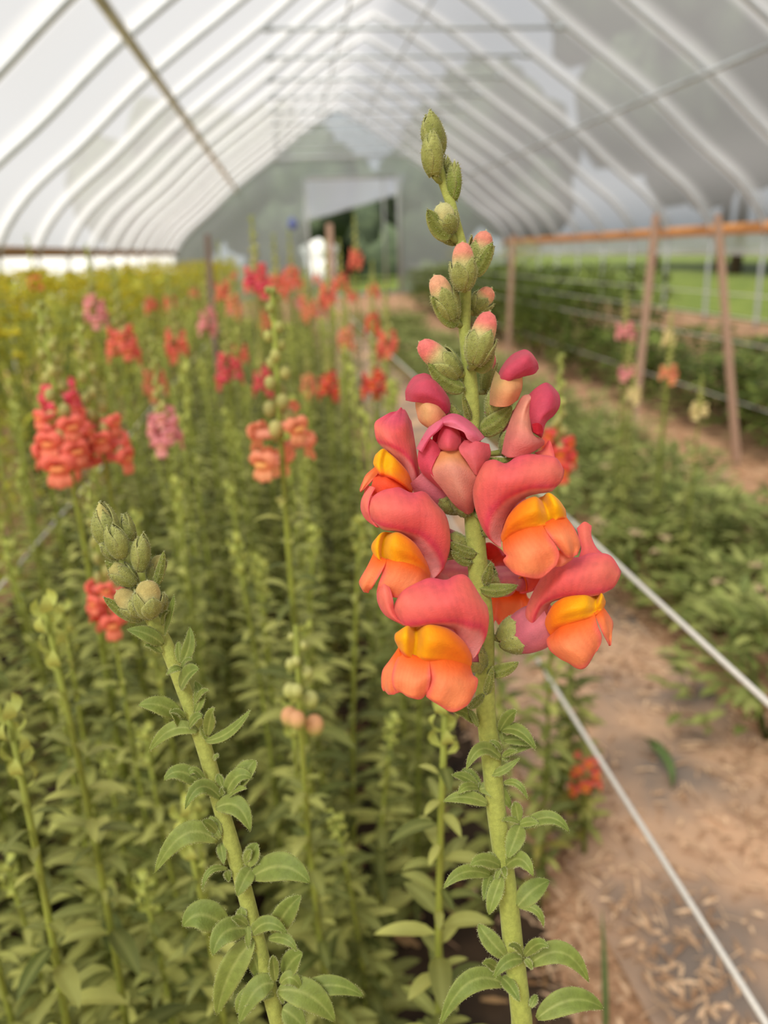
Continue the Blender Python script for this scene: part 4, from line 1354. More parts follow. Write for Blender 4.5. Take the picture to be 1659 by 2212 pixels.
# ------------------------------------------------------------------ budding spike on the left
left = Spike('snapdragon', 'leaning green snapdragon spike in sharp focus with tight unopened buds', [
    (222, 1120, .316, 5), (240, 1170, .316, 9), (270, 1225, .316, 12), (300, 1280, .316, 14), (327, 1335, .316, 15), (352, 1378, .316, 15),
    (374, 1428, .316, 16), (397, 1490, .3165, 16), (420, 1552, .317, 16), (438, 1605, .318, 16.5), (455, 1662, .319, 16.5), (476, 1742, .320, 16.5),
    (499, 1819, .321, 17), (523, 1904, .323, 17), (545, 1990, .325, 17), (570, 2089, .327, 17), (590, 2170, .329, 17), (603, 2225, .331, 17)], 8)
left.bud(238, 1180, 214, 1086, 62, tip=lin(206, 196, 120), cover=.95, sep=5, phase=.3, flare=0, pointed=True)
left.bud(288, 1165, 266, 1112, 28, dd=.004, cover=.95, sep=3, pointed=True)
left.bud(264, 1204, 242, 1136, 50, dd=-.008, cover=.98, sep=3, phase=1.5, pointed=True, flare=0)
left.bud(304, 1232, 306, 1156, 44, dd=-.006, cover=1.0, sep=3, phase=1.4, pointed=True, flare=0)
left.bud(252, 1206, 216, 1175, 26, dd=-.002, cover=.95, sep=3, pointed=True)
left.bud(292, 1262, 238, 1220, 48, dd=-.004, tip=lin(190, 180, 110), cover=.8, bract=(292, 1262, 228, 1212, 34))
left.bud(328, 1260, 346, 1200, 42, dd=.002, tip=lin(190, 180, 110), cover=.8, bract=(334, 1264, 354, 1190, 22))
left.bud(322, 1332, 318, 1254, 70, dd=-.012, tip=lin(196, 178, 112), cover=.72, phase=1.57, bract=(322, 1330, 326, 1266, 46))
left.bud(312, 1330, 252, 1276, 60, dd=-.003, tip=lin(196, 176, 112), cover=.7, bract=(312, 1336, 224, 1290, 30))
left.bud(350, 1320, 354, 1280, 22, dd=.004, cover=.9, sep=3, pointed=True)
for L_ in [
    (356, 1372, 377, 1284, 18, 368, 1330), (350, 1350, 364, 1322, 14), (352, 1393, 274, 1360, 30, 318, 1370), (350, 1380, 300, 1356, 12), (350, 1410, 312, 1395, 14),
    (392, 1433, 410, 1354, 24, 408, 1398), (388, 1432, 385, 1386, 14), (390, 1486, 430, 1446, 36, 408, 1456, -.01), (395, 1446, 360, 1458, 14, 378, 1444),
    (392, 1444, 415, 1426, 12), (420, 1540, 421, 1472, 26, 432, 1505), (420, 1522, 452, 1493, 12, 436, 1496), (390, 1549, 299, 1524, 36, 346, 1524),
    (400, 1550, 366, 1540, 14), (405, 1580, 368, 1541, 24), (408, 1572, 438, 1548, 20, 424, 1550), (427, 1581, 322, 1624, 30, 372, 1576), (444, 1600, 542, 1532, 22, 494, 1582),
    (448, 1590, 464, 1532, 24), (440, 1565, 446, 1600, 18), (462, 1640, 473, 1634, 10), (446, 1706, 354, 1686, 32, 394, 1668), (446, 1692, 406, 1682, 14, 420, 1664), (440, 1690, 412, 1660, 12),
    (489, 1716, 550, 1642, 40, 530, 1668), (486, 1722, 546, 1682, 30, 512, 1678), (478, 1726, 400, 1748, 28, 434, 1700), (466, 1746, 541, 1796, 38, 512, 1742, -.008),
    (480, 1700, 470, 1672, 16), (486, 1728, 534, 1704, 14), (480, 1722, 482, 1702, 10),
    (470, 1818, 334, 1886, 42, 400, 1802), (470, 1800, 436, 1775, 18), (476, 1812, 448, 1816, 16, 460, 1796), (476, 1805, 452, 1764, 20), (476, 1822, 484, 1868, 18),
    (536, 1872, 557, 1822, 32), (545, 1895, 670, 1908, 52, 610, 1872), (545, 1874, 512, 1936, 32, 528, 1900, -.008), (492, 1878, 438, 1924, 13, 454, 1882), (530, 1860, 545, 1838, 16), (548, 1872, 578, 1868, 14, 562, 1858),
    (490, 1880, 494, 1905, 14), (492, 2006, 395, 2002, 54, 436, 1976), (536, 2008, 460, 2064, 44, 486, 2014), (543, 2020, 620, 2016, 28, 578, 1994), (592, 2018, 651, 1934, 42, 618, 1970),
    (580, 2028, 641, 2054, 20, 616, 2028), (548, 2030, 468, 2194, 50, 498, 2100), (524, 1985, 520, 1960, 20), (535, 2000, 536, 2050, 14), (535, 2000, 500, 1985, 18),
    (594, 2126, 516, 2212, 42, 552, 2140), (602, 2140, 724, 2208, 52, 668, 2150), (636, 2156, 786, 2153, 36, 712, 2128), (594, 2120, 588, 2064, 20), (612, 2108, 654, 2060, 40),
    (606, 2125, 652, 2140, 24, 630, 2112), (545, 2060, 562, 2120, 30), (592, 2150, 512, 2190, 30, 535, 2150), (604, 2135, 612, 2170, 14), (610, 2180, 660, 2225, 40), (590, 2240, 520, 2290, 44)]:
    left.leaf(*L_)

# ================================================================== PLANTS OF THE BED
def plant_meshes(seed, H, kind, detail=1.0):
    """shared meshes of one bed snapdragon, H metres tall: stem, leaves, tip, blooms"""
    r = np.random.default_rng(seed)
    t = np.linspace(0, 1, 9)
    bend = r.uniform(-.03, .03, 2)
    path = np.stack([bend[0] * np.sin(t * 2.6), bend[1] * np.sin(t * 2.2), H * t], 1)
    st, lf, tp, fl = MB(), MB(), MB(), MB()
    st.tube(path, np.linspace(.0048, .0022, 9), mixc(lin(116, 128, 46), lin(164, 172, 76), t), 6)

    def at(z):
        return np.array([np.interp(z, path[:, 2], path[:, 0]), np.interp(z, path[:, 2], path[:, 1]), z])
    zf0 = H - (.17 if kind != 'green' else .06)     # leaves stop below the blooms
    nl = int(92 * detail)
    for k in range(nl):
        f = (k + r.uniform(0, .8)) / nl
        z = .06 + (zf0 - .06) * f
        ang = k * 2.4 + r.uniform(-.5, .5)
        ln = r.uniform(.05, .082) * (1 - .62 * f ** 1.6) * (1.0 if r.random() < .75 else .55)
        d = np.array([math.cos(ang), math.sin(ang), 0])
        el = r.uniform(-.1, .6)
        B = at(z) + d * .003
        T = B + d * ln * math.cos(el) + np.array([0, 0, ln * math.sin(el) * .6 - ln * .12])
        Mi = (B + T) / 2 + np.array([0, 0, ln * r.uniform(.08, .2)])
        p, vein, edge, nr = leaf_pts(B, Mi, T, ln * r.uniform(.26, .36), np.array([d[0] * -.2, d[1] * -.2, 1.0]), .25, 7, 5)
        g = mixc(lin(76, 86, 32), lin(180, 180, 98), r.uniform(0, 1))
        if f < .25 and r.random() < .25:
            g = lin(150, 140, 60)
        lf.grid(p, mixc(g, C_LEAF_L, .3 * vein))
    if kind == 'green':
        for k in range(12):
            z = H - .055 + .06 * k / 11
            ang = k * 2.4
            d = np.array([math.cos(ang), math.sin(ang), 0])
            B = at(min(z, H)) + d * .002
            T = B + d * .004 + np.array([0, 0, .016])
            p, vein, edge, nr = leaf_pts(B, (B + T) / 2 + d * .005, T, .009, d, .2, 5, 4)
            tp.grid(p, lin(184, 190, 98))
    else:
        # buds up the tip
        for k in range(18):
            f = k / 17
            z = H - .13 + .14 * f
            ang = k * 2.4
            d = np.array([math.cos(ang), math.sin(ang), .7])
            sz = .0068 * (1 - .6 * f)
            c = at(min(z, H)) + d * (.009 * (1 - .6 * f))
            th = np.linspace(0, PI, 6)
            ph = np.linspace(0, 2 * PI, 7, endpoint=False)
            e3 = np.stack([np.sin(th)[:, None] * np.cos(ph), np.sin(th)[:, None] * np.sin(ph), np.repeat(np.cos(th)[:, None], 7, 1) * 1.3], -1)
            tp.grid(c + e3 * sz, mixc(lin(170, 176, 96), lin(214, 190, 130), .5 * (1 - f)), close=True)
    return path, st, lf, tp, at


TINTS = {'orange': (lin(250, 136, 84), .45), 'coral': (lin(252, 138, 116), .72), 'rose': (lin(242, 92, 122), .7), 'peach': (lin(246, 178, 134), .66), 'red': (lin(226, 74, 68), .6),
         'pale': (lin(240, 176, 184), .7), 'cream': (lin(242, 232, 172), .88)}
LOWF = flower_geo(15, 9, 11)


def low_flower(tint):
    mb = MB()
    for nm in ('tube', 'upper', 'lower'):
        p, c = LOWF[nm]
        c = mixc(c, tint[0], tint[1])
        if nm == 'tube':
            mb.grid(p[::3], np.minimum(c[::3], .95), close=True)
        else:
            mb.grid(p, np.minimum(c, .95))
    return mb


def bloom_matrix(at, H, k, n, r):
    f = k / max(n - 1, 1)
    z = H - .15 + (.048 if H > .5 else .1) * f
    ang = k * 2.4 + r.uniform(-.3, .3)
    d = np.array([math.cos(ang), math.sin(ang), 0])
    up = unit(np.array([d[0] * .15, d[1] * .15, 1]))
    fw = unit(d - up * (d @ up))
    rt = np.cross(up, fw)
    s = .01 * r.uniform(.6, .76) * (1 - .3 * f)
    return frame(at(z) + fw * .026 * (1 - .25 * f), rt, up, fw, s)


PROTO = {}


def make_proto(key, seed, H, kind, nb=0, tint=None, single=False):
    """a hidden-free prototype: returns a dict of mesh data blocks, used by every plant of that look"""
    path, st, lf, tp, at = plant_meshes(seed, H, kind, .3 if kind == 'short' else 1.0)
    r = np.random.default_rng(seed + 500)
    d = {'H': H, 'parts': []}

    def take(mb, nm, mat):
        o = mb.build(nm, mat)
        me = o.data
        bpy.data.objects.remove(o)
        return me
    d['parts'].append(('stem', take(st, 'stem', M_BGLEAF)))
    d['parts'].append(('foliage', take(lf, 'foliage', M_BGLEAF)))
    d['parts'].append(('bud_tip', take(tp, 'bud_tip', M_BGLEAF)))
    if kind != 'green':
        if single:
            d['bloom'] = take(low_flower(TINTS[tint]), 'flower', M_BGPETAL)
            d['bm'] = [bloom_matrix(at, H, k, nb, r) for k in range(nb)]
        else:
            mb = MB()
            lo = low_flower(TINTS[tint])
            for k in range(nb):
                mb.add(lo, bloom_matrix(at, H, k, nb, r))
            d['parts'].append(('flower_spike', take(mb, 'flower_spike', M_BGPETAL)))
    PROTO[key] = d


for i in range(5):
    make_proto('green%d' % i, 100 + i, [.86, .92, .98, .8, .74][i], 'green')
for tn in ('coral', 'rose', 'peach', 'red', 'pale', 'cream'):
    make_proto(tn, 200 + len(tn) * 7 + ord(tn[0]), .98, 'bloom', 9, tn)
    make_proto(tn + '_near', 300 + len(tn) * 7 + ord(tn[0]), .98, 'bloom', 11, tn, True)
make_proto('sparse_near', 410, .98, 'bloom', 6, 'peach', True)


def place(key, x, y, scale, rz, label, group=None, tilt=(0, 0), name='snapdragon', zs=None):
    d = PROTO[key]
    root = empty(name, (x, y, 0), label, 'flower', group)
    root.rotation_euler = (tilt[0], tilt[1], rz)
    root.scale = (scale, scale, scale if zs is None else zs)
    for nm, me in d['parts']:
        o = bpy.data.objects.new(nm, me)
        COL.objects.link(o)
        o.parent = root
    for M in d.get('bm', []):
        o = bpy.data.objects.new('flower', d['bloom'])
        COL.objects.link(o)
        o.parent = root
        o.matrix_local = Matrix(M.tolist())
    return root


def head_at(key, px, py, dist, label, rz=0.0, drop=.12, group=None, size=1.0, tilt=(0, 0)):
    """a bed plant whose flower head is seen at pixel (px, py), dist metres away"""
    h = P(px, py, dist)
    H = PROTO[key]['H']
    zs = (h[2] + drop * size) / H
    return place(key, h[0], h[1], size, rz, label, group, tilt, zs=zs)


# -- plants one can point at, nearest first
HEADS = [
    ('coral_near', 108, 940, .86, 'coral snapdragon head on the left, front one of a touching pair', 1.15),
    ('coral_near', 190, 930, .92, 'coral snapdragon head right behind the front one of the touching pair', 1.1),
    ('rose_near', 150, 838, 1.15, 'pink-red snapdragon head just above the touching coral pair', 1.0),
    ('pale_near', 326, 890, 1.15, 'pale pink snapdragon spike right of the touching coral pair', .85),
    ('sparse_near', 655, 940, .80, 'peach snapdragon spike with few blooms between the two close-up spikes', 1.2),
    ('coral_near', 226, 1228, .80, 'orange-pink bloom peeping out behind the leaning budded spike', .75),
    ('red_near', 1206, 935, 1.1, 'red-orange bloom peeping out right of the sharp main spike', .9),
    ('coral_near', 277, 715, 1.6, 'coral-orange tall head left of a rounder coral head', 1.05),
    ('coral', 372, 708, 1.75, 'round coral head right of the taller coral-orange head', .9),
    ('peach', 324, 800, 1.7, 'faded peach spike below and between two coral heads', .9),
    ('pale', 203, 638, 2.0, 'dusty pink head standing against the yellow-flowered crop', 1.0),
    ('rose', 497, 772, 1.7, 'deep rose head, larger of two roundish rose heads', .95),
    ('rose', 561, 788, 1.75, 'deep rose head, smaller and right of the larger rose head', .8),
    ('coral', 513, 738, 2.2, 'small coral head above the two deep rose heads', .8),
    ('rose', 553, 592, 2.2, 'bright magenta-rose head rising near the dark posts', 1.25),
    ('coral', 600, 598, 2.6, 'coral head touching the bright magenta-rose head', 1.1),
    ('coral', 632, 580, 2.9, 'coral head below the end wall opening', 1.1),
    ('coral', 477, 598, 2.6, 'coral head right of the dark post on the left', .9),
    ('peach', 500, 632, 2.5, 'peach-orange head below the head by the dark post', .9),
    ('pale', 440, 660, 2.1, 'dull pink spike left of the peach-orange head', .9),
    ('peach', 574, 660, 2.3, 'peach head under the bright magenta-rose head', .85),
    ('peach', 664, 640, 2.7, 'small peach head in the middle of the far blooms', .8),
    ('coral', 703, 605, 2.4, 'coral spike in front of the brown post by the opening', .95),
    ('red', 712, 800, 1.75, 'dark red head, left of two red heads behind the main spike', .8),
    ('red', 808, 808, 1.7, 'dark red taller head, right of two red heads behind the main spike', .95),
    ('peach', 660, 800, 2.0, 'faint peach head above the sparse peach spike', .7),
    ('red', 806, 668, 2.4, 'small red head left above the coral head near the main spike', .8),
    ('coral', 832, 712, 1.9, 'coral head close to the left of the budded top of the main spike', .9),
    ('peach', 752, 696, 2.1, 'orange-peach spike left of the coral head near the main spike', .8),
    ('coral', 766, 532, 3.2, 'orange head seen against the dark opening', 1.0),
    ('coral', 735, 590, 3.0, 'coral head right of the brown post by the opening', 1.0),
    ('coral', 70, 572, 3.0, 'small coral head high on the far left edge', .85),
    ('pale', 1342, 720, 2.7, 'pale pink spike beside the leaning wooden stake', 1.15),
    ('pale', 1360, 818, 2.6, 'pale pink and cream head below the pale pink spike', 1.1),
    ('peach', 1444, 812, 2.5, 'pale peach head right of the leaning stake', 1.0),
    ('cream', 1506, 892, 2.3, 'round cream-yellow head on the right', .9),
    ('cream', 1372, 846, 2.5, 'small cream head low between the pale heads', .8),
    ('cream', 1446, 715, 2.8, 'greenish cream spike above the pale peach head', .8),
]
make_proto('short_near', 477, .34, 'short', 13, 'orange', True)
rr = np.random.default_rng(77)
spots = []
for key, px, py, d, lab, sz in HEADS:
    o = head_at(key, px, py, d, lab, rr.uniform(0, 6), size=sz)
    spots.append((o.location.x, o.location.y))




def ground_foot(px, py):
    d = CAMROT @ np.array([(px - 829.5) / F_PX, (py - 1106) / F_PX, 1.0])
    return EYE + d * (-EYE[2] / d[2])


def seen_row(p):
    c = CAMROT.T @ (np.asarray(p, float) - EYE)
    return 1106 + F_PX * c[1] / c[2]


def from_ground(key, px, py, py_top, label, size=1.0, tilt=(0, 0)):
    """a plant whose foot is seen at (px, py) on the soil and whose tip reaches pixel row py_top"""
    f = ground_foot(px, py)
    hs = np.linspace(.05, 1.1, 200)
    h = float(np.interp(-py_top, [-seen_row(f + [0, 0, z]) for z in hs], hs))
    spots.append((f[0], f[1]))
    return place(key, f[0], f[1], size, 1.0, label, None, tilt, zs=h / PROTO[key]['H'])


from_ground('short_near', 1262, 1850, 1610, 'short orange-pink snapdragon low beside the path', 1.0)
from_ground('green1', 1202, 1790, 1330, 'dark green thick-leaved stem right of the main spike', 1.25)


# -- budded and green stems close by
def stem_px(key, px_top, py_top, d_top, px_low, py_low, d_low, label, size=1.0):
    """a bed plant whose stem runs from one seen point down to another"""
    a, c = P(px_top, py_top, d_top), P(px_low, py_low, d_low)
    k = a[2] / (a[2] - c[2])
    foot = a + (c - a) * k
    axis = a - foot
    L = np.linalg.norm(axis)
    root = place(key, foot[0], foot[1], size, 0, label, None, zs=L / PROTO[key]['H'])
    q = Vector((0, 0, 1)).rotation_difference(Vector(axis / L))
    root.rotation_euler = q.to_euler()
    spots.append((foot[0], foot[1]))
    return root


def budded_proto():
    path, st, lf, tp, at = plant_meshes(431, .9, 'bloom')
    tp.n = 0
    d = {'H': .9, 'parts': []}
    bd = MB()
    r = np.random.default_rng(9)
    bm = []
    th = np.linspace(0, PI, 9)
    ph = np.linspace(0, 2 * PI, 12, endpoint=False)
    e3 = np.stack([np.sin(th)[:, None] * np.cos(ph), np.sin(th)[:, None] * np.sin(ph), np.repeat(np.cos(th)[:, None], 12, 1) * 1.25], -1)
    cc = mixc(lin(176, 180, 100), lin(236, 176, 130), sstep(.1, .9, (e3[..., 2] / 1.25 + 1) / 2))
    bd.grid(e3 * .0075, cc, close=True)
    bg_ = MB()
    bg_.grid(e3 * .0075, mixc(lin(160, 172, 86), lin(206, 204, 130), sstep(.1, .9, (e3[..., 2] / 1.25 + 1) / 2)), close=True)
    for k in range(11):
        f = k / 10
        ang = k * 2.1 + .3
        dr = np.array([math.cos(ang), math.sin(ang), .5])
        M = np.eye(4)
        M[:3, :3] *= (1.15 - .75 * f)
        M[:3, 3] = at(.9 - .115 + .1 * f) + dr * .013 * (1 - .6 * f)
        bm.append(M)
    for mb, nm in ((st, 'stem'), (lf, 'foliage')):
        o = mb.build(nm, M_BGLEAF)
        d['parts'].append((nm, o.data))
        bpy.data.objects.remove(o)
    o = bd.build('bud', M_BGLEAF)
    d['bloom'] = o.data
    bpy.data.objects.remove(o)
    o = bg_.build('bud', M_BGLEAF)
    d['bloom2'] = o.data
    bpy.data.objects.remove(o)
    d['bm'] = bm
    PROTO['budded'] = d


budded_proto()


def place_budded():
    a, c = P(676, 1368, .62), P(752, 2060, .74)
    k = a[2] / (a[2] - c[2])
    foot = a + (c - a) * k
    axis = a - foot
    L = np.linalg.norm(axis)
    d = PROTO['budded']
    root = empty('snapdragon', foot, 'slender snapdragon with round pinkish buds standing between the two close-up spikes', 'flower')
    root.rotation_euler = Vector((0, 0, 1)).rotation_difference(Vector(axis / L)).to_euler()
    root.scale = (1, 1, L / d['H'])
    for nm, me in d['parts']:
        o = bpy.data.objects.new(nm, me)
        COL.objects.link(o)
        o.parent = root
    for i_, M in enumerate(d['bm']):
        o = bpy.data.objects.new('bud', d['bloom'] if i_ < 3 else d['bloom2'])
        COL.objects.link(o)
        o.parent = root
        o.matrix_local = Matrix(M.tolist())
    spots.append((foot[0], foot[1]))


place_budded()
stem_px('green1', 62, 1315, .56, 190, 2080, .66, 'blurred green stem with a pointed tip, left of the leaning budded spike')
stem_px('green0', -20, 1560, .52, 70, 2150, .58, 'blurred green stem cut by the left edge low down')
stem_px('green2', 1000, 1500, .50, 1004, 2150, .60, 'light green leafy stem just left of the main spike stem')
stem_px('green3', 640, 1500, .80, 690, 1900, .9, 'green leafy stem behind the slender budded snapdragon')
stem_px('green4', 362, 1780, .60, 420, 2150, .66, 'short green stem with a pale tip behind the leaning spike')
stem_px('green2', 868, 1560, .95, 850, 1950, 1.05, 'yellowing leafy stem in the gap left of the main spike')

# -- the crowd of green stems filling the bed
LAB_G = 'green snapdragon stem without open blooms in the crowded blurred bed'
n_g = 0
rows = []
y = .5
while y < 13:
    rows.append(y)
    y += .10 if y < 1.4 else (.18 if y < 3.5 else (.5 if y < 7 else .9))
for y in rows:
    for x in np.arange(-.98 if y < 1.15 else -.62, .36, .125 if y < 3.5 else .17):
        xx, yy = x + rr.uniform(-.05, .05), y + rr.uniform(-.05, .05)
        if xx > .27:
            continue
        if min((xx - a) ** 2 + (yy - c) ** 2 for a, c in spots) < .045 ** 2:
            continue
        # keep the gap of bare soil seen low in the middle
        if yy < .95 and .04 < xx < .30:
            continue
        if yy < .62 and xx > -.16:
            continue
        key = 'green%d' % rr.integers(0, 5)
        top = rr.uniform(.72, .86) if yy < 1.2 else rr.uniform(.78, .98)
        if yy < .75:
            top = rr.uniform(.56, .72)
        place(key, xx, yy, 1.0 if yy < 1.5 else 1.15, rr.uniform(0, 6), LAB_G, 'green snapdragon stems filling the bed',
              (rr.uniform(-.06, .06), rr.uniform(-.06, .06)), zs=top / PROTO[key]['H'])
        n_g += 1
LAB_C = 'small distant coral or peach snapdragon head in the far part of the bed'
for k in range(26):
    x, y = rr.uniform(-.7, .5), rr.uniform(3.2, 9)
    place(['coral', 'peach', 'coral', 'pale'][k % 4], x, y, 1.1, rr.uniform(0, 6), LAB_C, 'distant snapdragon heads', zs=rr.uniform(1.02, 1.16))
print('green stems', n_g)


# ------------------------------------------------------------------ other crops
def bush_mesh(seed, R, H, n, ln, cols, wid=.32, stems=7, flat=.5):
    r = np.random.default_rng(seed)
    lf, st = MB(), MB()
    for k in range(stems):
        a = r.uniform(0, 2 * PI)
        tip = np.array([math.cos(a) * R * .6, math.sin(a) * R * .6, H * r.uniform(.7, .95)])
        st.tube([[0, 0, 0], tip * np.array([.4, .4, .5]), tip], [.006, .005, .003], lin(110, 124, 60), 5)
    for k in range(n):
        a, f = r.uniform(0, 2 * PI), r.uniform(.08, 1) ** .7
        rad = R * math.sqrt(r.uniform(.05, 1)) * (1 - .45 * f ** 3)
        B = np.array([math.cos(a) * rad, math.sin(a) * rad, H * f])
        d = unit(np.array([math.cos(a + r.uniform(-1, 1)), math.sin(a + r.uniform(-1, 1)), r.uniform(-.3, .7)]))
        l_ = ln * r.uniform(.6, 1.2)
        T = B + d * l_
        p, vein, edge, nr = leaf_pts(B, (B + T) / 2 + np.array([0, 0, l_ * .12]), T, l_ * wid, np.array([0, 0, 1.0]) + d * .1, .2, 5, 4)
        lf.grid(p, mixc(cols[0], cols[1], r.uniform(0, 1)))
    o1 = st.build('stems', M_BGLEAF)
    o2 = lf.build('foliage', M_BGLEAF)
    ms = (o1.data, o2.data)
    bpy.data.objects.remove(o1)
    bpy.data.objects.remove(o2)
    return ms


def bush(ms, x, y, s, rz, name, label, cat, group, zs=None, extra=None):
    root = empty(name, (x, y, 0), label, cat, group)
    root.rotation_euler = (0, 0, rz)
    root.scale = (s, s, s if zs is None else zs)
    for nm, me in zip(('stems', 'foliage'), ms):
        o = bpy.data.objects.new(nm, me)
        COL.objects.link(o)
        o.parent = root
    if extra is not None:
        o = bpy.data.objects.new('flower_heads', extra)
        COL.objects.link(o)
        o.parent = root
        o['kind'] = 'stuff'
    return root


def umbels(seed, R, H, n, col, size):
    r = np.random.default_rng(seed)
    mb = MB()
    for k in range(n):
        a, rad = r.uniform(0, 2 * PI), R * math.sqrt(r.uniform(0, 1)) * .9
        c = np.array([math.cos(a) * rad, math.sin(a) * rad, H * r.uniform(.85, 1.03)])
        for j in range(7):
            q = c + r.normal(0, size * .5, 3) * np.array([1, 1, .3])
            th = np.linspace(0, PI, 5)
            ph = np.linspace(0, 2 * PI, 6, endpoint=False)
            e3 = np.stack([np.sin(th)[:, None] * np.cos(ph), np.sin(th)[:, None] * np.sin(ph), np.repeat(np.cos(th)[:, None], 6, 1) * .5], -1)
            mb.grid(q + e3 * size * r.uniform(.3, .5), col, close=True)
    o = mb.build('flower_heads', M_BGPETAL)
    me = o.data
    bpy.data.objects.remove(o)
    return me


# yellow-flowered feathery crop on the left
YEL = [(bush_mesh(600 + i, .32, .95, 420, .075, (lin(136, 140, 38), lin(196, 192, 66)), .22), umbels(620 + i, .3, .97, 34, lin(206, 190, 40), .022)) for i in range(3)]
k = 0
for y in np.arange(1.35, 14, .5):
    for x in (-.98, -1.45, -1.95, -2.45):
        if y > 8 and k % 2:
            k += 1
            continue
        ms, um = YEL[k % 3]
        bush(ms, x + rr.uniform(-.08, .08), y + rr.uniform(-.12, .12), 1.0, rr.uniform(0, 6), 'flowering_herb', 'feathery yellow-green herb with small yellow flower heads on the left',
             'plant', 'yellow-flowered herbs on the left', rr.uniform(1.04, 1.14), um)
        k += 1
# low sparse plants between the two paths
LOWB = [bush_mesh(640 + i, .2, .36, 280, .06, (lin(104, 116, 52), lin(164, 168, 96)), .32, 6) for i in range(3)]
PALEH = umbels(660, .17, .37, 7, lin(214, 190, 150), .02)
k = 0
for y in np.arange(1.0, 12, .42):
    for x in (1.16, 1.36, 1.56, 1.74):
        bush(LOWB[k % 3], x + rr.uniform(-.1, .1), y + rr.uniform(-.14, .14), rr.uniform(.85, 1.2), rr.uniform(0, 6), 'bedding_plant',
             'low loose green plant in the bed between the two dirt paths', 'plant', 'low plants between the dirt paths', rr.uniform(.5, .95), PALEH if k % 3 == 0 else None)
        k += 1
# tall dark bushes of the far right bed
DARK = [bush_mesh(680 + i, .34, .85, 420, .10, (lin(70, 88, 36), lin(136, 150, 66)), .42, 8) for i in range(3)]
k = 0
for y in np.arange(1.6, 16, .55):
    for x in (2.72, 3.3):
        bush(DARK[k % 3], x + rr.uniform(-.08, .08), y + rr.uniform(-.1, .1), 1.0, rr.uniform(0, 6), 'leafy_bush',
             'bushy dark green plant in the staked bed right of the far path', 'plant', 'bushy plants in the staked bed', rr.uniform(.46, .58) if y < 6.8 else rr.uniform(.85, 1.08))
        k += 1
# loose pale-flowered plants in front of the right hip board
WILD = [bush_mesh(700 + i, .3, 1.05, 260, .06, (lin(130, 144, 82), lin(176, 184, 120)), .25, 8) for i in range(2)]
WH = umbels(720, .3, 1.08, 22, lin(214, 206, 160), .022)
for k, (x, y) in enumerate([(2.6, 8.5), (2.9, 9.6), (3.2, 10.5), (2.7, 11.4), (3.4, 12.3), (2.9, 13.2)]):
    bush(WILD[k % 2], x, y, 1.0, k * 1.3, 'airy_plant', 'airy plant with tiny cream flowers in front of the right hip board', 'plant', 'airy cream-flowered plants', 1.08, WH)


# ------------------------------------------------------------------ strings, stakes, litter
def string(p0, p1, r, label, sag=.01, flat=1.0, group=None):
    p0, p1 = np.array(p0, float), np.array(p1, float)
    t = np.linspace(0, 1, 24)[:, None]
    path = p0 * (1 - t) + p1 * t
    path[:, 2] -= sag * np.sin(PI * t[:, 0])
    q = MB()
    q.tube(path, r, lin(226, 220, 212), 6, ry=r * flat)
    return tag(q.build('trellis_string', M_STRING), label, 'string', group)


string((.40, .2, .757), (.40, 14, .757), .0032, 'pale string along the right edge of the snapdragon bed, upper of two', .0)
string((.37, .15, .50), (.37, 14, .50), .0034, 'pale string along the right edge of the snapdragon bed, lower of two', .0)
string((-.50, .15, .65), (-.50, 14, .65), .0028, 'pale string along the left edge of the snapdragon bed', .0)
for k, (x, z, lab) in enumerate(((2.45, .62, 'pale string just above the dark bushes of the staked bed'), (2.45, .75, 'middle pale string of the staked bed, seen against the meadow'),
                                 (2.45, .87, 'uppermost pale string of the staked bed'), (2.45, .3, 'low pale string crossing the dark bushes of the staked bed'))):
    string((x, .8, z), (x, 16, z), .003, lab, .02)


def stake(px, py, d, px2, py2, d2, w, label, mat):
    a, c = P(px, py, d), P(px2, py2, d2)
    foot = a + (c - a) * (a[2] / (a[2] - c[2]))
    ax = unit(a - foot)
    s = unit(np.cross(ax, [0, 1, 0]))
    t = np.cross(s, ax)
    q = MB()
    L = np.linalg.norm(a - foot)
    rows_ = []
    for h, k_ in ((0, .3), (.06, 1), (L - .012, 1), (L, .85)):
        c_ = ax * h
        rows_.append([c_ + s * w * k_ + t * w * k_, c_ - s * w * k_ + t * w * k_, c_ - s * w * k_ - t * w * k_, c_ + s * w * k_ - t * w * k_])
    rows_.insert(0, [np.zeros(3)] * 4)
    rows_.append([ax * L] * 4)
    q.grid(np.array(rows_), (1, 1, 1), close=True)
    o = q.build('wooden_stake', mat, smooth=False)
    o.location = foot
    tag(o, label, 'stake')


stake(1417, 465, 4.4, 1388, 740, 4.2, .015, 'leaning brown wooden stake beside the pale pink spike', M_STAKE)
stake(1550, 465, 4.4, 1572, 745, 4.2, .015, 'upright brown wooden stake right of the leaning one', M_STAKE)
stake(1108, 508, 8.0, 1104, 600, 8.0, .02, 'faint wooden stake close to the right of the main spike', M_STAKE)
stake(448, 508, 5.0, 456, 640, 4.9, .018, 'dark wooden post rising left of the far coral heads', M_STAKE_D)
stake(711, 486, 5.6, 716, 600, 5.5, .022, 'reddish brown post in front of the end wall opening', M_STAKE)

# paths
strip(.46, 1.06, .2, 14, 'path', 'worn grey ground fabric of the near path, half covered with soil', M_FABRIC)
q = MB()
r = np.random.default_rng(31)


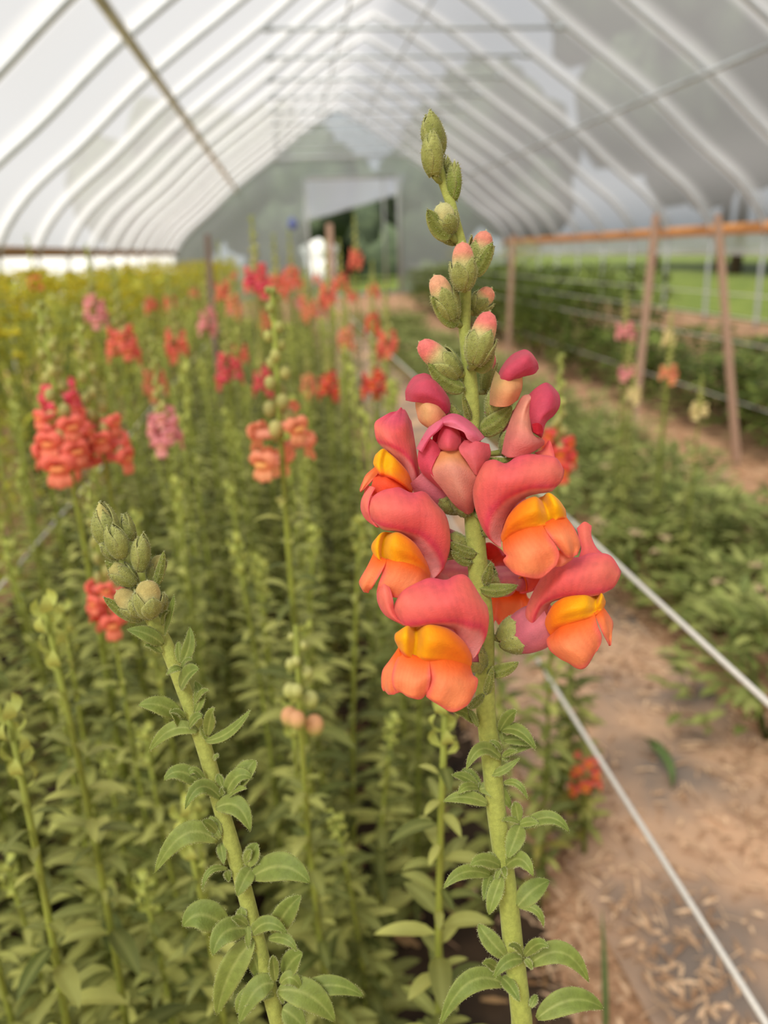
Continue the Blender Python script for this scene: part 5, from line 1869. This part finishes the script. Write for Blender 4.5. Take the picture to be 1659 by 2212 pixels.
def litter(n, xr, yr, name, label, cols, ln=(.01, .05), wd=(.002, .008), clump=False):
    mb = MB()
    cl = r.uniform(0, 1, (60, 2))
    for k in range(n):
        x = r.uniform(*xr)
        y = yr[0] + (yr[1] - yr[0]) * r.uniform(0, 1) ** 1.8
        if clump and r.random() < .7:
            q_ = cl[r.integers(0, 60)]
            x = xr[0] + (xr[1] - xr[0]) * q_[0] + r.normal(0, .07)
            y = yr[0] + (yr[1] - yr[0]) * q_[1] ** 1.8 + r.normal(0, .1)
        a = r.uniform(0, 2 * PI)
        l_, w_ = r.uniform(*ln), r.uniform(*wd)
        d = np.array([math.cos(a), math.sin(a), r.uniform(-.2, .3)]) * l_
        s = np.array([-math.sin(a), math.cos(a), r.uniform(-.3, .3)]) * w_
        c = np.array([x, y, r.uniform(.01, .022)])
        mb.grid(np.array([[c - d - s * .4, c - d + s * .4], [c - s + [0, 0, .003], c + s], [c + d - s * .3, c + d + s * .3]]), mixc(cols[0], cols[1], r.uniform(0, 1)))
    o = mb.build(name, M_STRAW)
    o['kind'] = 'stuff'
    o['label'] = label
    o['category'] = 'litter'


litter(6500, (.34, 1.2), (.3, 4.0), 'straw_litter', 'dry straw and leaf crumbs scattered over the near path', (lin(160, 122, 92), lin(236, 200, 164)), (.004, .024), (.001, .005), True)
litter(1200, (-.9, .4), (.3, 2.5), 'dead_leaf_litter', 'dry dead leaves lying on the soil under the snapdragons', (lin(120, 84, 56), lin(190, 150, 104)), (.008, .03), (.003, .009))
litter(900, (2.0, 2.5), (1.2, 7.0), 'soil_crumb_litter', 'dry crumbs scattered over the far path', (lin(180, 132, 96), lin(226, 180, 140)))


def GZ(px, py, z):
    """seen point at height z above the soil, as (px, py, depth)"""
    d = CAMROT @ np.array([(px - 829.5) / F_PX, (py - 1106) / F_PX, 1.0])
    return (px, py, (z - EYE[2]) / d[2])


strip(-1.05, .36, .1, 14, 'path', 'dark fabric and soil under the snapdragon bed', M_BEDSOIL, .02, .004)
# a bent grass blade and thin shoots on the near path
for (a, m_, c, wpx, lab) in ((GZ(1385, 1590, .03), GZ(1440, 1640, .07), GZ(1450, 1705, .02), 22, 'bent green grass blade lying over the near path'),
                             (GZ(1308, 2240, .0), GZ(1306, 2110, .09), GZ(1300, 1960, .17), 14, 'thin upright green shoot on the near path')):
    B, Mi, T = P(*a), P(*m_), P(*c)
    p, vein, edge, nr = leaf_pts(B, Mi, T, wpx * a[2] / F_PX, CT, .3, 14, 5, k0=.4)
    mb = MB()
    mb.grid(p, mixc(lin(96, 118, 66), lin(130, 150, 80), vein))
    tag(mb.build('grass_blade', M_LEAF, solid=.0004), lab, 'grass blade')
